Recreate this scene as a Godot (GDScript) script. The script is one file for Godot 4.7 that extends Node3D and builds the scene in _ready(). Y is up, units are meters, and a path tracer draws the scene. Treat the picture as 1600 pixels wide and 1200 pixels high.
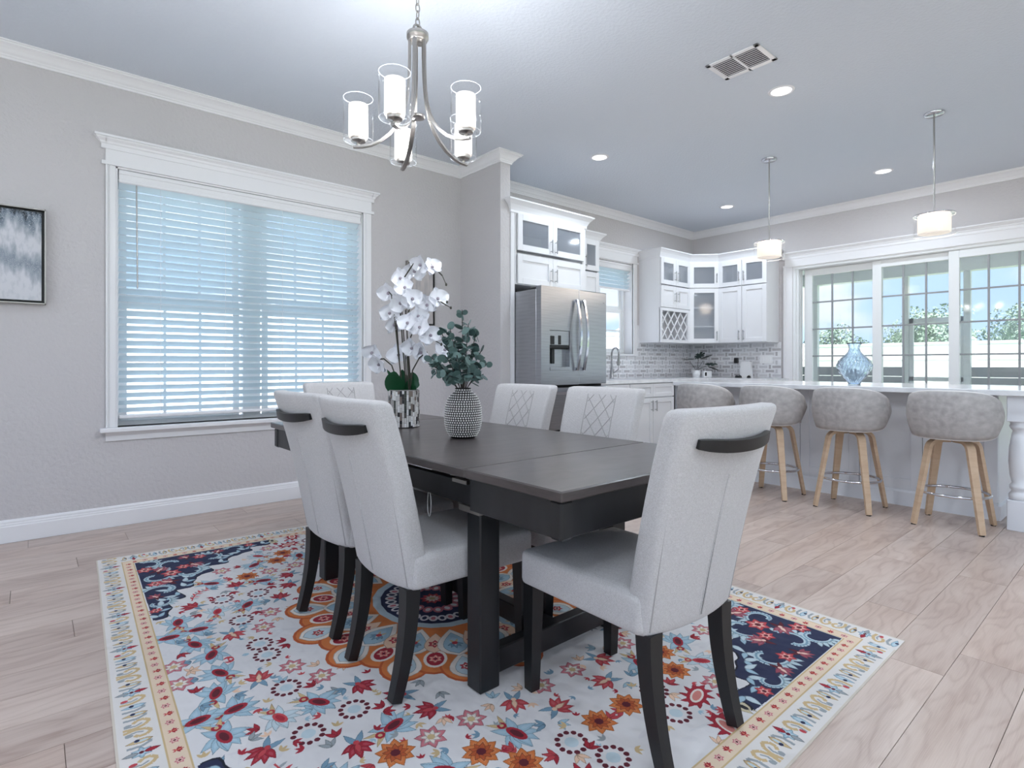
extends Node3D

# ---------------------------------------------------------------- mesh helper
class G:
	var st := SurfaceTool.new()
	var sm := -1
	func _init() -> void:
		st.begin(Mesh.PRIMITIVE_TRIANGLES)
		st.set_color(Color.WHITE)
	func col(c: Color) -> G:
		st.set_color(c)
		return self
	func v(p: Vector3, uv: Vector2) -> void:
		st.set_smooth_group(sm)
		st.set_uv(uv)
		st.add_vertex(p)
	# corners run counter-clockwise seen from outside
	func tri(a: Vector3, b: Vector3, c: Vector3, ua := Vector2.ZERO, ub := Vector2.ZERO, uc := Vector2.ZERO) -> void:
		v(a, ua)
		v(c, uc)
		v(b, ub)
	func quad(a: Vector3, b: Vector3, c: Vector3, d: Vector3, ua := Vector2(0, 0), ub := Vector2(1, 0), uc := Vector2(1, 1), ud := Vector2(0, 1)) -> void:
		tri(a, b, c, ua, ub, uc)
		tri(a, c, d, ua, uc, ud)
	# box with chamfered edges
	func box(c: Vector3, s: Vector3, bev := 0.0, bs := Basis.IDENTITY) -> G:
		sm = -1
		var h := s / 2.0
		var b := minf(bev, minf(h.x, minf(h.y, h.z)) * 0.9)
		for ax in 3:
			for sg in [-1.0, 1.0]:
				var n := Vector3.ZERO
				n[ax] = sg
				var u := Vector3.ZERO
				u[(ax + 1) % 3] = 1.0
				var w := Vector3.ZERO
				w[(ax + 2) % 3] = sg
				var hu: float = h[(ax + 1) % 3] - b
				var hw: float = h[(ax + 2) % 3] - b
				var o := n * h[ax]
				quad(c + bs * (o - u * hu - w * hw), c + bs * (o + u * hu - w * hw), c + bs * (o + u * hu + w * hw), c + bs * (o - u * hu + w * hw))
		if b > 0.0:
			for ax in 3:
				var a1 := (ax + 1) % 3
				var a2 := (ax + 2) % 3
				for s1 in [-1.0, 1.0]:
					for s2 in [-1.0, 1.0]:
						var p1 := Vector3.ZERO
						p1[a1] = s1 * h[a1]
						p1[a2] = s2 * (h[a2] - b)
						var p2 := Vector3.ZERO
						p2[a1] = s1 * (h[a1] - b)
						p2[a2] = s2 * h[a2]
						var e := Vector3.ZERO
						e[ax] = h[ax] - b
						if s1 * s2 > 0:
							quad(c + bs * (p1 - e), c + bs * (p2 - e), c + bs * (p2 + e), c + bs * (p1 + e))
						else:
							quad(c + bs * (p2 - e), c + bs * (p1 - e), c + bs * (p1 + e), c + bs * (p2 + e))
			for sx in [-1.0, 1.0]:
				for sy in [-1.0, 1.0]:
					for sz in [-1.0, 1.0]:
						var sg := Vector3(sx, sy, sz)
						var px := sg * Vector3(h.x, h.y - b, h.z - b)
						var py := sg * Vector3(h.x - b, h.y, h.z - b)
						var pz := sg * Vector3(h.x - b, h.y - b, h.z)
						if sx * sy * sz > 0:
							tri(c + bs * px, c + bs * py, c + bs * pz)
						else:
							tri(c + bs * px, c + bs * pz, c + bs * py)
		return self
	func bx(x0: float, x1: float, y0: float, y1: float, z0: float, z1: float, bev := 0.0) -> G:
		return box(Vector3((x0 + x1) / 2, (y0 + y1) / 2, (z0 + z1) / 2), Vector3(absf(x1 - x0), absf(y1 - y0), absf(z1 - z0)), bev)
	# soft box: rounded edges, then bent by f(point) -> point
	func soft(s: Vector3, r: float, n: Vector3i, f: Callable) -> G:
		sm = 0
		var h := s / 2.0
		for ax in 3:
			var a1 := (ax + 1) % 3
			var a2 := (ax + 2) % 3
			var l1 := _cuts(h[a1], r, n[a1])
			var l2 := _cuts(h[a2], r, n[a2])
			for sg in [-1.0, 1.0]:
				for i in l1.size() - 1:
					for j in l2.size() - 1:
						var q := []
						for k in [[i, j], [i + 1, j], [i + 1, j + 1], [i, j + 1]]:
							var p := Vector3.ZERO
							p[ax] = sg * h[ax]
							p[a1] = l1[k[0]]
							p[a2] = l2[k[1]]
							var inn := Vector3(clampf(p.x, -h.x + r, h.x - r), clampf(p.y, -h.y + r, h.y - r), clampf(p.z, -h.z + r, h.z - r))
							var d := p - inn
							if d.length() > 0.0:
								p = inn + d.normalized() * r
							q.append([f.call(p), Vector2(l1[k[0]], l2[k[1]])])
						if sg > 0:
							quad(q[0][0], q[1][0], q[2][0], q[3][0], q[0][1], q[1][1], q[2][1], q[3][1])
						else:
							quad(q[3][0], q[2][0], q[1][0], q[0][0], q[3][1], q[2][1], q[1][1], q[0][1])
		return self
	func _cuts(h: float, r: float, n: int) -> PackedFloat32Array:
		var o := PackedFloat32Array()
		for k in 4:
			o.append(-h + r * (1.0 - cos(k / 3.0 * PI / 2)) if k < 3 else -h + r)
		for k in range(1, n):
			o.append(lerpf(-h + r, h - r, float(k) / n))
		for k in range(3, -1, -1):
			o.append(h - r * (1.0 - cos(k / 3.0 * PI / 2)) if k < 3 else h - r)
		return o
	# round tube along points; radius may be a float or an array
	func tube(pts: Array, rad, sides := 8, closed := false) -> G:
		sm = 0
		var n := pts.size()
		var rings := []
		var prev := Vector3.ZERO
		for i in n:
			var d: Vector3
			if closed:
				d = pts[(i + 1) % n] - pts[(i + n - 1) % n]
			else:
				d = pts[mini(i + 1, n - 1)] - pts[maxi(i - 1, 0)]
			d = d.normalized()
			var u: Vector3
			if prev == Vector3.ZERO:
				u = d.cross(Vector3.UP if absf(d.y) < 0.9 else Vector3.RIGHT).normalized()
			else:
				u = (prev - d * prev.dot(d)).normalized()
			prev = u
			var w := d.cross(u)
			var r: float = rad[i] if rad is Array else rad
			var ring := []
			for k in sides:
				var a := TAU * k / sides
				ring.append(pts[i] + u * cos(a) * r + w * sin(a) * r)
			rings.append(ring)
		for i in (n if closed else n - 1):
			for k in sides:
				var k2 := (k + 1) % sides
				var r1: Array = rings[i]
				var r2: Array = rings[(i + 1) % n]
				quad(r1[k], r1[k2], r2[k2], r2[k], Vector2(k, i) / sides, Vector2(k + 1, i) / sides, Vector2(k + 1, i + 1) / sides, Vector2(k, i + 1) / sides)
		if not closed:
			sm = -1
			for k in range(1, sides - 1):
				tri(rings[0][0], rings[0][k + 1], rings[0][k])
				tri(rings[n - 1][0], rings[n - 1][k], rings[n - 1][k + 1])
		return self
	# flat bar along points: section w (along side vector) by t
	func bar(pts: Array, w, t, side: Vector3, smooth := true) -> G:
		var n := pts.size()
		var rings := []
		for i in n:
			var d: Vector3 = (pts[mini(i + 1, n - 1)] - pts[maxi(i - 1, 0)]).normalized()
			var s := (side - d * side.dot(d)).normalized()
			var q := d.cross(s)
			var ww: float = (w[i] if w is Array else w) / 2.0
			var tt: float = (t[i] if t is Array else t) / 2.0
			rings.append([pts[i] + s * ww + q * tt, pts[i] - s * ww + q * tt, pts[i] - s * ww - q * tt, pts[i] + s * ww - q * tt])
		for k in 4:
			sm = k + 1 if smooth else -1
			for i in n - 1:
				quad(rings[i][k], rings[i][(k + 1) % 4], rings[i + 1][(k + 1) % 4], rings[i + 1][k])
		sm = -1
		quad(rings[0][3], rings[0][2], rings[0][1], rings[0][0])
		quad(rings[n - 1][0], rings[n - 1][1], rings[n - 1][2], rings[n - 1][3])
		return self
	# turned shape: profile of (radius, height), bottom to top
	func lathe(pr: Array, seg := 24, at := Vector3.ZERO, bs := Basis.IDENTITY, sharp := false) -> G:
		sm = -1 if sharp else 0
		for i in pr.size() - 1:
			for k in seg:
				var a := TAU * k / seg
				var b := TAU * (k + 1) / seg
				var p0: Vector2 = pr[i]
				var p1: Vector2 = pr[i + 1]
				var A := at + bs * Vector3(cos(a) * p0.x, p0.y, sin(a) * p0.x)
				var B := at + bs * Vector3(cos(b) * p0.x, p0.y, sin(b) * p0.x)
				var C := at + bs * Vector3(cos(b) * p1.x, p1.y, sin(b) * p1.x)
				var D := at + bs * Vector3(cos(a) * p1.x, p1.y, sin(a) * p1.x)
				var ua := Vector2(float(k) / seg, float(i) / pr.size())
				var ub := Vector2(float(k + 1) / seg, float(i) / pr.size())
				var uc := Vector2(float(k + 1) / seg, float(i + 1) / pr.size())
				var ud := Vector2(float(k) / seg, float(i + 1) / pr.size())
				if p0.x > 1e-6:
					tri(A, C, B, ua, uc, ub)
				if p1.x > 1e-6:
					tri(A, D, C, ua, ud, uc)
		return self
	# moulding: profile of (out, y) carried along a path in plan, mitred; normal = (-dz, dx)
	func mould(prof: Array, path: Array, y0: float, caps := true) -> G:
		sm = -1
		var n := path.size()
		var off := []
		for i in n:
			var n1 := Vector2.ZERO
			var n2 := Vector2.ZERO
			if i > 0:
				var d: Vector2 = (path[i] - path[i - 1]).normalized()
				n1 = Vector2(-d.y, d.x)
			if i < n - 1:
				var d2: Vector2 = (path[i + 1] - path[i]).normalized()
				n2 = Vector2(-d2.y, d2.x)
			if i == 0:
				n1 = n2
			if i == n - 1:
				n2 = n1
			off.append((n1 + n2) / (1.0 + n1.dot(n2)))
		var P := func(i: int, k: int) -> Vector3:
			var q: Vector2 = path[i] + off[i] * prof[k].x
			return Vector3(q.x, y0 + prof[k].y, q.y)
		for i in n - 1:
			for k in prof.size() - 1:
				quad(P.call(i, k), P.call(i + 1, k), P.call(i + 1, k + 1), P.call(i, k + 1))
		if caps:
			for k in range(1, prof.size() - 1):
				tri(P.call(0, 0), P.call(0, k), P.call(0, k + 1))
				tri(P.call(n - 1, 0), P.call(n - 1, k + 1), P.call(n - 1, k))
		return self
	# outline in local xy pushed along local z from z0 to z1
	func prism(poly: Array, z0: float, z1: float, xf := Transform3D.IDENTITY) -> G:
		sm = -1
		var pv := PackedVector2Array(poly)
		if Geometry2D.is_polygon_clockwise(pv):
			pv.reverse()
		var t := Geometry2D.triangulate_polygon(pv)
		for i in range(0, t.size(), 3):
			var a := pv[t[i]]
			var b := pv[t[i + 1]]
			var c := pv[t[i + 2]]
			if (b - a).cross(c - a) < 0:
				var q := b
				b = c
				c = q
			tri(xf * Vector3(a.x, a.y, z1), xf * Vector3(b.x, b.y, z1), xf * Vector3(c.x, c.y, z1), a, b, c)
			tri(xf * Vector3(a.x, a.y, z0), xf * Vector3(c.x, c.y, z0), xf * Vector3(b.x, b.y, z0), a, c, b)
		for i in pv.size():
			var a := pv[i]
			var b := pv[(i + 1) % pv.size()]
			quad(xf * Vector3(a.x, a.y, z0), xf * Vector3(b.x, b.y, z0), xf * Vector3(b.x, b.y, z1), xf * Vector3(a.x, a.y, z1))
		return self
	func done() -> ArrayMesh:
		st.generate_normals()
		st.index()
		return st.commit()


var used := {}
var M := {}
var rng := RandomNumberGenerator.new()

func numbered(n: String) -> String:
	used[n] = used.get(n, 0) + 1
	return n if used[n] == 1 else "%s_%03d" % [n, used[n] - 1]

func tag(o: Node, label: String, category: String, group := "") -> Node:
	o.set_meta("label", label)
	o.set_meta("category", category)
	if group:
		o.set_meta("group", group)
	return o

func thing(called: String, label: String, category: String, at := Vector3.ZERO, turn := 0.0, group := "") -> Node3D:
	var o := Node3D.new()
	o.name = numbered(called)
	add_child(o)
	o.position = at
	o.rotation.y = turn
	tag(o, label, category, group)
	return o

func inst(called: String, mesh: Mesh, mat: Material, parent: Node = null, xf := Transform3D.IDENTITY) -> MeshInstance3D:
	var o := MeshInstance3D.new()
	o.name = numbered(called) if parent == null else called
	o.mesh = mesh
	if mat:
		o.material_override = mat
	o.transform = xf
	(self if parent == null else parent).add_child(o, true)
	return o

func part(called: String, g: G, mat: Material, parent: Node, xf := Transform3D.IDENTITY) -> MeshInstance3D:
	return inst(called, g.done(), mat, parent, xf)

func struct(called: String, g: G, mat: Material) -> MeshInstance3D:
	var o := inst(called, g.done(), mat)
	o.set_meta("kind", "structure")
	return o

func stuff(o: Node) -> Node:
	o.set_meta("kind", "stuff")
	return o

func dup(o: Node3D, at: Vector3, turn: float, label: String) -> Node3D:
	var c := o.duplicate()
	var nm := String(o.name)
	c.name = numbered(nm)
	add_child(c)
	c.position = at
	c.rotation.y = turn
	c.set_meta("label", label)
	return c

# ---------------------------------------------------------------- materials
func rgb(r: float, g: float, b: float) -> Color:
	return Color(r / 255.0, g / 255.0, b / 255.0)

func mat(c: Color, rough := 0.6, metal := 0.0) -> StandardMaterial3D:
	var m := StandardMaterial3D.new()
	m.albedo_color = c
	m.roughness = rough
	m.metallic = metal
	return m

func tri_tex(m: StandardMaterial3D, scale: Vector3, world := false) -> StandardMaterial3D:
	m.uv1_triplanar = true
	m.uv1_world_triplanar = world
	m.uv1_scale = scale
	return m

func noise_tex(freq: float, size := 256, oct := 4, normal := false, bump := 4.0, ramp: Gradient = null, sd := 1) -> NoiseTexture2D:
	var n := FastNoiseLite.new()
	n.seed = sd
	n.noise_type = FastNoiseLite.TYPE_SIMPLEX_SMOOTH
	n.frequency = freq
	n.fractal_octaves = oct
	var t := NoiseTexture2D.new()
	t.width = size
	t.height = size
	t.seamless = true
	t.noise = n
	t.as_normal_map = normal
	t.bump_strength = bump
	if ramp:
		t.color_ramp = ramp
	return t

func ramp2(a: Color, b: Color) -> Gradient:
	var g := Gradient.new()
	g.set_color(0, a)
	g.set_color(1, b)
	return g

func tex(im: Image) -> ImageTexture:
	return ImageTexture.create_from_image(im)

# long-grained wood: streaks along u, cathedral figure here and there; rows of boards stacked in v
func wood_image(w: int, h: int, rows: int, base: Color, dark: Color, light: Color, sd: int, fig: float) -> Image:
	var im := Image.create(w, h, false, Image.FORMAT_RGB8)
	var n1 := FastNoiseLite.new()
	n1.seed = sd
	n1.frequency = 1.0
	n1.fractal_octaves = 3
	var n2 := FastNoiseLite.new()
	n2.seed = sd + 7
	n2.frequency = 1.0
	n2.fractal_octaves = 2
	for y in h:
		var row := y * rows / h
		var fv := float(y) / h * rows
		for x in w:
			var fx := float(x) / w
			var warp := n1.get_noise_3d(fx * 1.6, fv * 1.1, row * 9.1)
			var ring := sin((fv * 4.0 + warp * fig) * TAU * 0.9)
			ring = pow(0.5 + 0.5 * ring, 3.0)
			var fine := n2.get_noise_3d(fx * 9.0, fv * 95.0, row * 4.3)
			var broad := n2.get_noise_3d(fx * 1.7 + 40.0, fv * 2.2, row * 5.7)
			var t := 0.30 * ring + 0.30 * fine + 0.50 * broad - 0.05
			var c := base.lerp(dark, clampf(t, 0.0, 1.0)) if t > 0 else base.lerp(light, clampf(-t * 1.4, 0.0, 1.0))
			im.set_pixel(x, y, c)
	return im

func weave_normal(px: int, cells: int, strength: float) -> Image:
	var im := Image.create(px, px, false, Image.FORMAT_RGBA8)
	var r := RandomNumberGenerator.new()
	r.seed = 5
	var jit := []
	for i in cells * cells:
		jit.append(r.randf_range(0.65, 1.0))
	for y in px:
		for x in px:
			var cx := float(x) / px * cells
			var cy := float(y) / px * cells
			var i := int(cx) + int(cy) * cells
			var fx := cx - floorf(cx)
			var fy := cy - floorf(cy)
			var over := (int(cx) + int(cy)) % 2 == 0
			var hgt: float = (sin(fx * PI) if over else sin(fy * PI)) * jit[i] * (0.7 + 0.3 * (sin(fy * PI) if over else sin(fx * PI)))
			im.set_pixel(x, y, Color(hgt, hgt, hgt))
	im.bump_map_to_normal_map(strength)
	return im

func weave_color(px: int, cells: int, a: Color, b: Color) -> Image:
	var im := Image.create(px, px, false, Image.FORMAT_RGB8)
	var r := RandomNumberGenerator.new()
	r.seed = 8
	var k := px / cells
	for y in cells:
		for x in cells:
			im.fill_rect(Rect2i(x * k, y * k, k, k), a.lerp(b, r.randf()))
	return im

func make_materials() -> void:
	var wall_n := noise_tex(0.05, 512, 3, true, 3.0, null, 3)
	var wl := mat(rgb(199, 195, 197), 0.85)
	wl.normal_enabled = true
	wl.normal_texture = wall_n
	wl.normal_scale = 0.55
	M.wall = tri_tex(wl, Vector3.ONE * 1.1, true)
	var ce := mat(rgb(211, 217, 226), 0.9)
	ce.normal_enabled = true
	ce.normal_texture = wall_n
	ce.normal_scale = 0.4
	M.ceiling = tri_tex(ce, Vector3.ONE * 1.4, true)
	M.trim = mat(rgb(232, 231, 234), 0.38)
	M.cabinet = mat(rgb(229, 229, 233), 0.35)
	M.island = mat(rgb(232, 234, 240), 0.4)
	M.vinyl = mat(rgb(236, 238, 240), 0.4)
	M.black = mat(rgb(16, 16, 18), 0.35)
	M.rubber = mat(rgb(30, 28, 28), 0.8)
	M.chrome = mat(rgb(215, 215, 220), 0.12, 1.0)
	M.nickel = mat(rgb(176, 172, 168), 0.28, 1.0)
	M.handle = mat(rgb(170, 170, 172), 0.25, 1.0)
	var sx := noise_tex(0.02, 256, 4, false, 1.0, ramp2(rgb(163, 164, 168), rgb(178, 179, 183)), 11)
	var stl := mat(Color.WHITE, 0.3, 1.0)
	stl.albedo_texture = sx
	M.steel = tri_tex(stl, Vector3(0.6, 14.0, 0.6))
	var qz := mat(Color.WHITE, 0.12)
	qz.albedo_texture = noise_tex(0.012, 512, 5, false, 1.0, ramp2(rgb(222, 222, 226), rgb(243, 243, 246)), 21)
	M.quartz = tri_tex(qz, Vector3.ONE * 1.2, true)
	# clear panes
	var gl := mat(Color(0.93, 0.97, 1.0, 0.06), 0.02)
	gl.transparency = BaseMaterial3D.TRANSPARENCY_ALPHA
	M.pane = gl
	var g2 := mat(Color(0.70, 0.73, 0.78, 0.22), 0.06)
	g2.transparency = BaseMaterial3D.TRANSPARENCY_ALPHA
	M.cabinet_glass = g2
	var g3 := mat(Color(0.97, 0.98, 1.0, 0.0), 0.02)
	g3.transparency = BaseMaterial3D.TRANSPARENCY_ALPHA
	M.lamp_glass = g3
	var bg := mat(Color(0.89, 0.935, 0.985, 0.02), 0.02)
	bg.refraction_enabled = true
	bg.refraction_scale = 0.04
	M.blue_glass = bg
	# fabric of the dining chairs
	var fb := mat(Color.WHITE, 0.92)
	fb.albedo_texture = tex(weave_color(256, 64, rgb(190, 186, 186), rgb(214, 211, 212)))
	fb.normal_enabled = true
	fb.normal_texture = tex(weave_normal(256, 32, 3.0))
	fb.normal_scale = 0.7
	fb.rim_enabled = true
	fb.rim = 0.25
	fb.rim_tint = 0.6
	M.fabric = tri_tex(fb, Vector3.ONE * 9.0)
	M.stitch = mat(rgb(172, 168, 168), 0.9)
	M.seam = mat(rgb(78, 76, 80), 0.9)
	# dark stained wood
	var tw := wood_image(512, 256, 2, rgb(74, 66, 65), rgb(52, 46, 46), rgb(90, 81, 79), 31, 2.2)
	var tp := mat(Color.WHITE, 0.32)
	tp.albedo_texture = tex(tw)
	tp.clearcoat_enabled = true
	tp.clearcoat = 0.35
	tp.clearcoat_roughness = 0.2
	M.table_top = tri_tex(tp, Vector3(1.6, 1.6, 1.6), true)
	var dk := mat(Color.WHITE, 0.36)
	dk.albedo_texture = noise_tex(0.02, 256, 4, false, 1.0, ramp2(rgb(20, 21, 24), rgb(34, 35, 38)), 41)
	M.dark_wood = tri_tex(dk, Vector3(2, 0.6, 2))
	# floor boards
	var fl := wood_image(1024, 1024, 4, rgb(198, 181, 172), rgb(158, 136, 126), rgb(214, 200, 192), 51, 2.8)
	var flt := tex(fl)
	var tints := [rgb(255, 252, 250), rgb(244, 240, 238), rgb(250, 244, 240)]
	for i in 3:
		var fm := mat(tints[i], 0.34)
		fm.albedo_texture = flt
		M["floor%d" % i] = fm
	M.grout = mat(rgb(160, 142, 133), 0.8)
	# oak ply of the stools
	var oak := mat(Color.WHITE, 0.5)
	oak.albedo_texture = tex(wood_image(256, 256, 2, rgb(204, 176, 148), rgb(178, 146, 118), rgb(218, 196, 172), 61, 1.2))
	M.oak = tri_tex(oak, Vector3(3, 3, 3))
	var lt := mat(Color.WHITE, 0.6)
	lt.albedo_texture = noise_tex(0.03, 256, 4, false, 1.0, ramp2(rgb(152, 147, 146), rgb(192, 188, 187)), 71)
	M.leather = tri_tex(lt, Vector3.ONE * 2.2)
	M.welt = mat(rgb(222, 219, 218), 0.6)
	# lamps
	var em := mat(rgb(206, 199, 193), 0.5)
	em.emission_enabled = true
	em.emission = rgb(255, 238, 220)
	em.emission_energy_multiplier = 0.30
	M.shade_glow = em
	var e2 := mat(rgb(250, 252, 255), 0.5)
	e2.emission_enabled = true
	e2.emission = rgb(246, 248, 255)
	e2.emission_energy_multiplier = 1.3
	M.led = e2
	var rm := mat(Color(0.95, 0.97, 1.0, 0.10), 0.05)
	rm.transparency = BaseMaterial3D.TRANSPARENCY_ALPHA
	M.glass_rim = rm
	# plants
	var lf := mat(rgb(86, 112, 108), 0.6)
	lf.backlight_enabled = true
	lf.backlight = Color(0.12, 0.16, 0.14)
	M.eucalyptus = lf
	M.eucalyptus_dark = mat(rgb(58, 82, 80), 0.6)
	M.eucalyptus_pale = mat(rgb(120, 144, 140), 0.65)
	M.stem = mat(rgb(62, 54, 50), 0.7)
	M.orchid_stem = mat(rgb(58, 56, 46), 0.6)
	M.orchid_leaf = mat(rgb(22, 74, 44), 0.3)
	var pt := mat(rgb(240, 240, 246), 0.6)
	pt.backlight_enabled = true
	pt.backlight = Color(0.3, 0.3, 0.32)
	M.petal = pt
	M.orchid_throat = mat(rgb(150, 140, 150), 0.6)
	M.monstera = mat(rgb(24, 44, 40), 0.4)
	M.white_plastic = mat(rgb(238, 238, 240), 0.35)
	# blinds pass some light
	var sl := mat(rgb(244, 247, 250), 0.5)
	sl.backlight_enabled = true
	sl.backlight = Color(0.92, 0.98, 1.0)
	M.slat = sl
	# outdoors
	var gr := mat(Color.WHITE, 0.95)
	gr.albedo_texture = noise_tex(0.05, 256, 5, false, 1.0, ramp2(rgb(96, 122, 84), rgb(150, 168, 120)), 81)
	M.grass = tri_tex(gr, Vector3.ONE * 0.5, true)
	M.paver = mat(rgb(222, 220, 216), 0.85)
	M.lanai_paint = mat(rgb(228, 230, 232), 0.7)
	M.lanai_frame = mat(rgb(228, 230, 232), 0.5)
	M.grid_bar = mat(rgb(150, 153, 157), 0.4)
	M.rail_board = mat(rgb(158, 160, 164), 0.6)
	M.fence = mat(rgb(238, 238, 236), 0.6)
	M.foliage = mat(rgb(140, 158, 140), 0.9)
	M.foliage.vertex_color_use_as_albedo = true
	M.bark = mat(rgb(96, 84, 74), 0.9)

const CEIL := 3.05
const WALL_Z := -4.62
const WALL_X := 7.52
const BACK_Z := 4.2
const FAR_X := -3.2
const TABLE_Y := 0.76

func sky_image() -> Image:
	var w := 1024
	var h := 512
	var im := Image.create(w, h, false, Image.FORMAT_RGBF)
	var n := FastNoiseLite.new()
	n.seed = 12
	n.frequency = 1.0
	n.fractal_octaves = 5
	for y in h:
		var el := (0.5 - (y + 0.5) / h) * PI
		for x in w:
			var az := float(x) / w * TAU
			var c: Color
			if el < 0:
				c = Color(0.50, 0.54, 0.52)
			else:
				var t := pow(clampf(el / 1.4, 0, 1), 0.55)
				c = Color(0.47, 0.66, 0.90).lerp(Color(0.22, 0.43, 0.84), t)
				var d := Vector3(cos(az) * cos(el), sin(el) * 2.4, sin(az) * cos(el))
				var q := n.get_noise_3d(d.x * 3.0, d.y * 4.0, d.z * 3.0)
				var cl := smoothstep(-0.14, 0.20, q)
				var shade := 0.84 + 0.16 * smoothstep(-0.2, 0.3, n.get_noise_3d(d.x * 5.0 + 9.0, d.y * 7.0, d.z * 5.0))
				c = c.lerp(Color(0.82, 0.885, 0.97) * shade, cl * 0.92)
			im.set_pixel(x, y, c)
	return im

func _ready() -> void:
	rng.seed = 4
	# --- camera: read from the photograph's vanishing points
	var cam := Camera3D.new()
	cam.name = "camera"
	cam.projection = Camera3D.PROJECTION_FRUSTUM
	cam.near = 0.05
	cam.far = 200.0
	cam.size = 2.0 * 0.05 * 600.0 / 876.0
	cam.frustum_offset = Vector2(0.0, -30.0 / 876.0 * 0.05)
	cam.position = Vector3(0, 1.09, 0)
	cam.rotation_degrees = Vector3(0, -40.63, 0)
	add_child(cam)
	cam.current = true
	# --- sky
	var env := Environment.new()
	var sky := Sky.new()
	var pm := PanoramaSkyMaterial.new()
	pm.panorama = tex(sky_image())
	pm.energy_multiplier = 1.0
	sky.sky_material = pm
	env.background_mode = Environment.BG_SKY
	env.sky = sky
	env.background_energy_multiplier = 1.0
	env.tonemap_mode = Environment.TONE_MAPPER_LINEAR
	env.tonemap_exposure = 1.48
	env.sdfgi_enabled = true
	env.ssao_enabled = true
	env.ssil_enabled = true
	var we := WorldEnvironment.new()
	we.name = "world_environment"
	we.environment = env
	add_child(we)
	# --- sun, high, from behind the house
	var sun := DirectionalLight3D.new()
	sun.name = "sun"
	sun.light_energy = 3.4
	sun.light_color = Color(0.97, 0.98, 1.0)
	sun.light_angular_distance = 1.0
	sun.shadow_enabled = true
	add_child(sun)
	sun.look_at_from_position(Vector3.ZERO, Vector3(0.25, -0.85, -0.46))
	make_materials()
	build_shell()
	build_windows()
	build_outdoors()
	build_kitchen()
	build_island()
	build_rug()
	build_table()
	build_chairs()
	build_stools()
	build_lamps()
	build_decor()

func downlight(x: float, z: float, label: String) -> void:
	var t := thing("recessed_light", label, "ceiling light", Vector3(x, CEIL, z), 0.0, "recessed ceiling lights")
	part("trim_ring", G.new().lathe([Vector2(0.068, 0.0), Vector2(0.068, -0.004), Vector2(0.074, -0.007), Vector2(0.084, -0.004), Vector2(0.088, 0.0)], 32), M.trim, t)
	part("diffuser", G.new().lathe([Vector2(0.0, -0.003), Vector2(0.068, -0.003), Vector2(0.068, 0.0)], 32), M.led, t)
	var l := AreaLight3D.new()
	l.name = "downlight_lamp"
	l.area_size = Vector2(0.12, 0.12)
	l.light_energy = LAMP_DOWN
	l.light_color = Color(0.90, 0.953, 1.0)
	l.area_range = 20.0
	l.area_attenuation = 2.0
	l.shadow_enabled = true
	t.add_child(l)
	l.position = Vector3(0, -0.012, 0)
	l.rotation_degrees = Vector3(-90, 0, 0)

const LAMP_DOWN := 0.85
const LAMP_PENDANT := 0.25
const LAMP_CHANDELIER := 0.16

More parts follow.
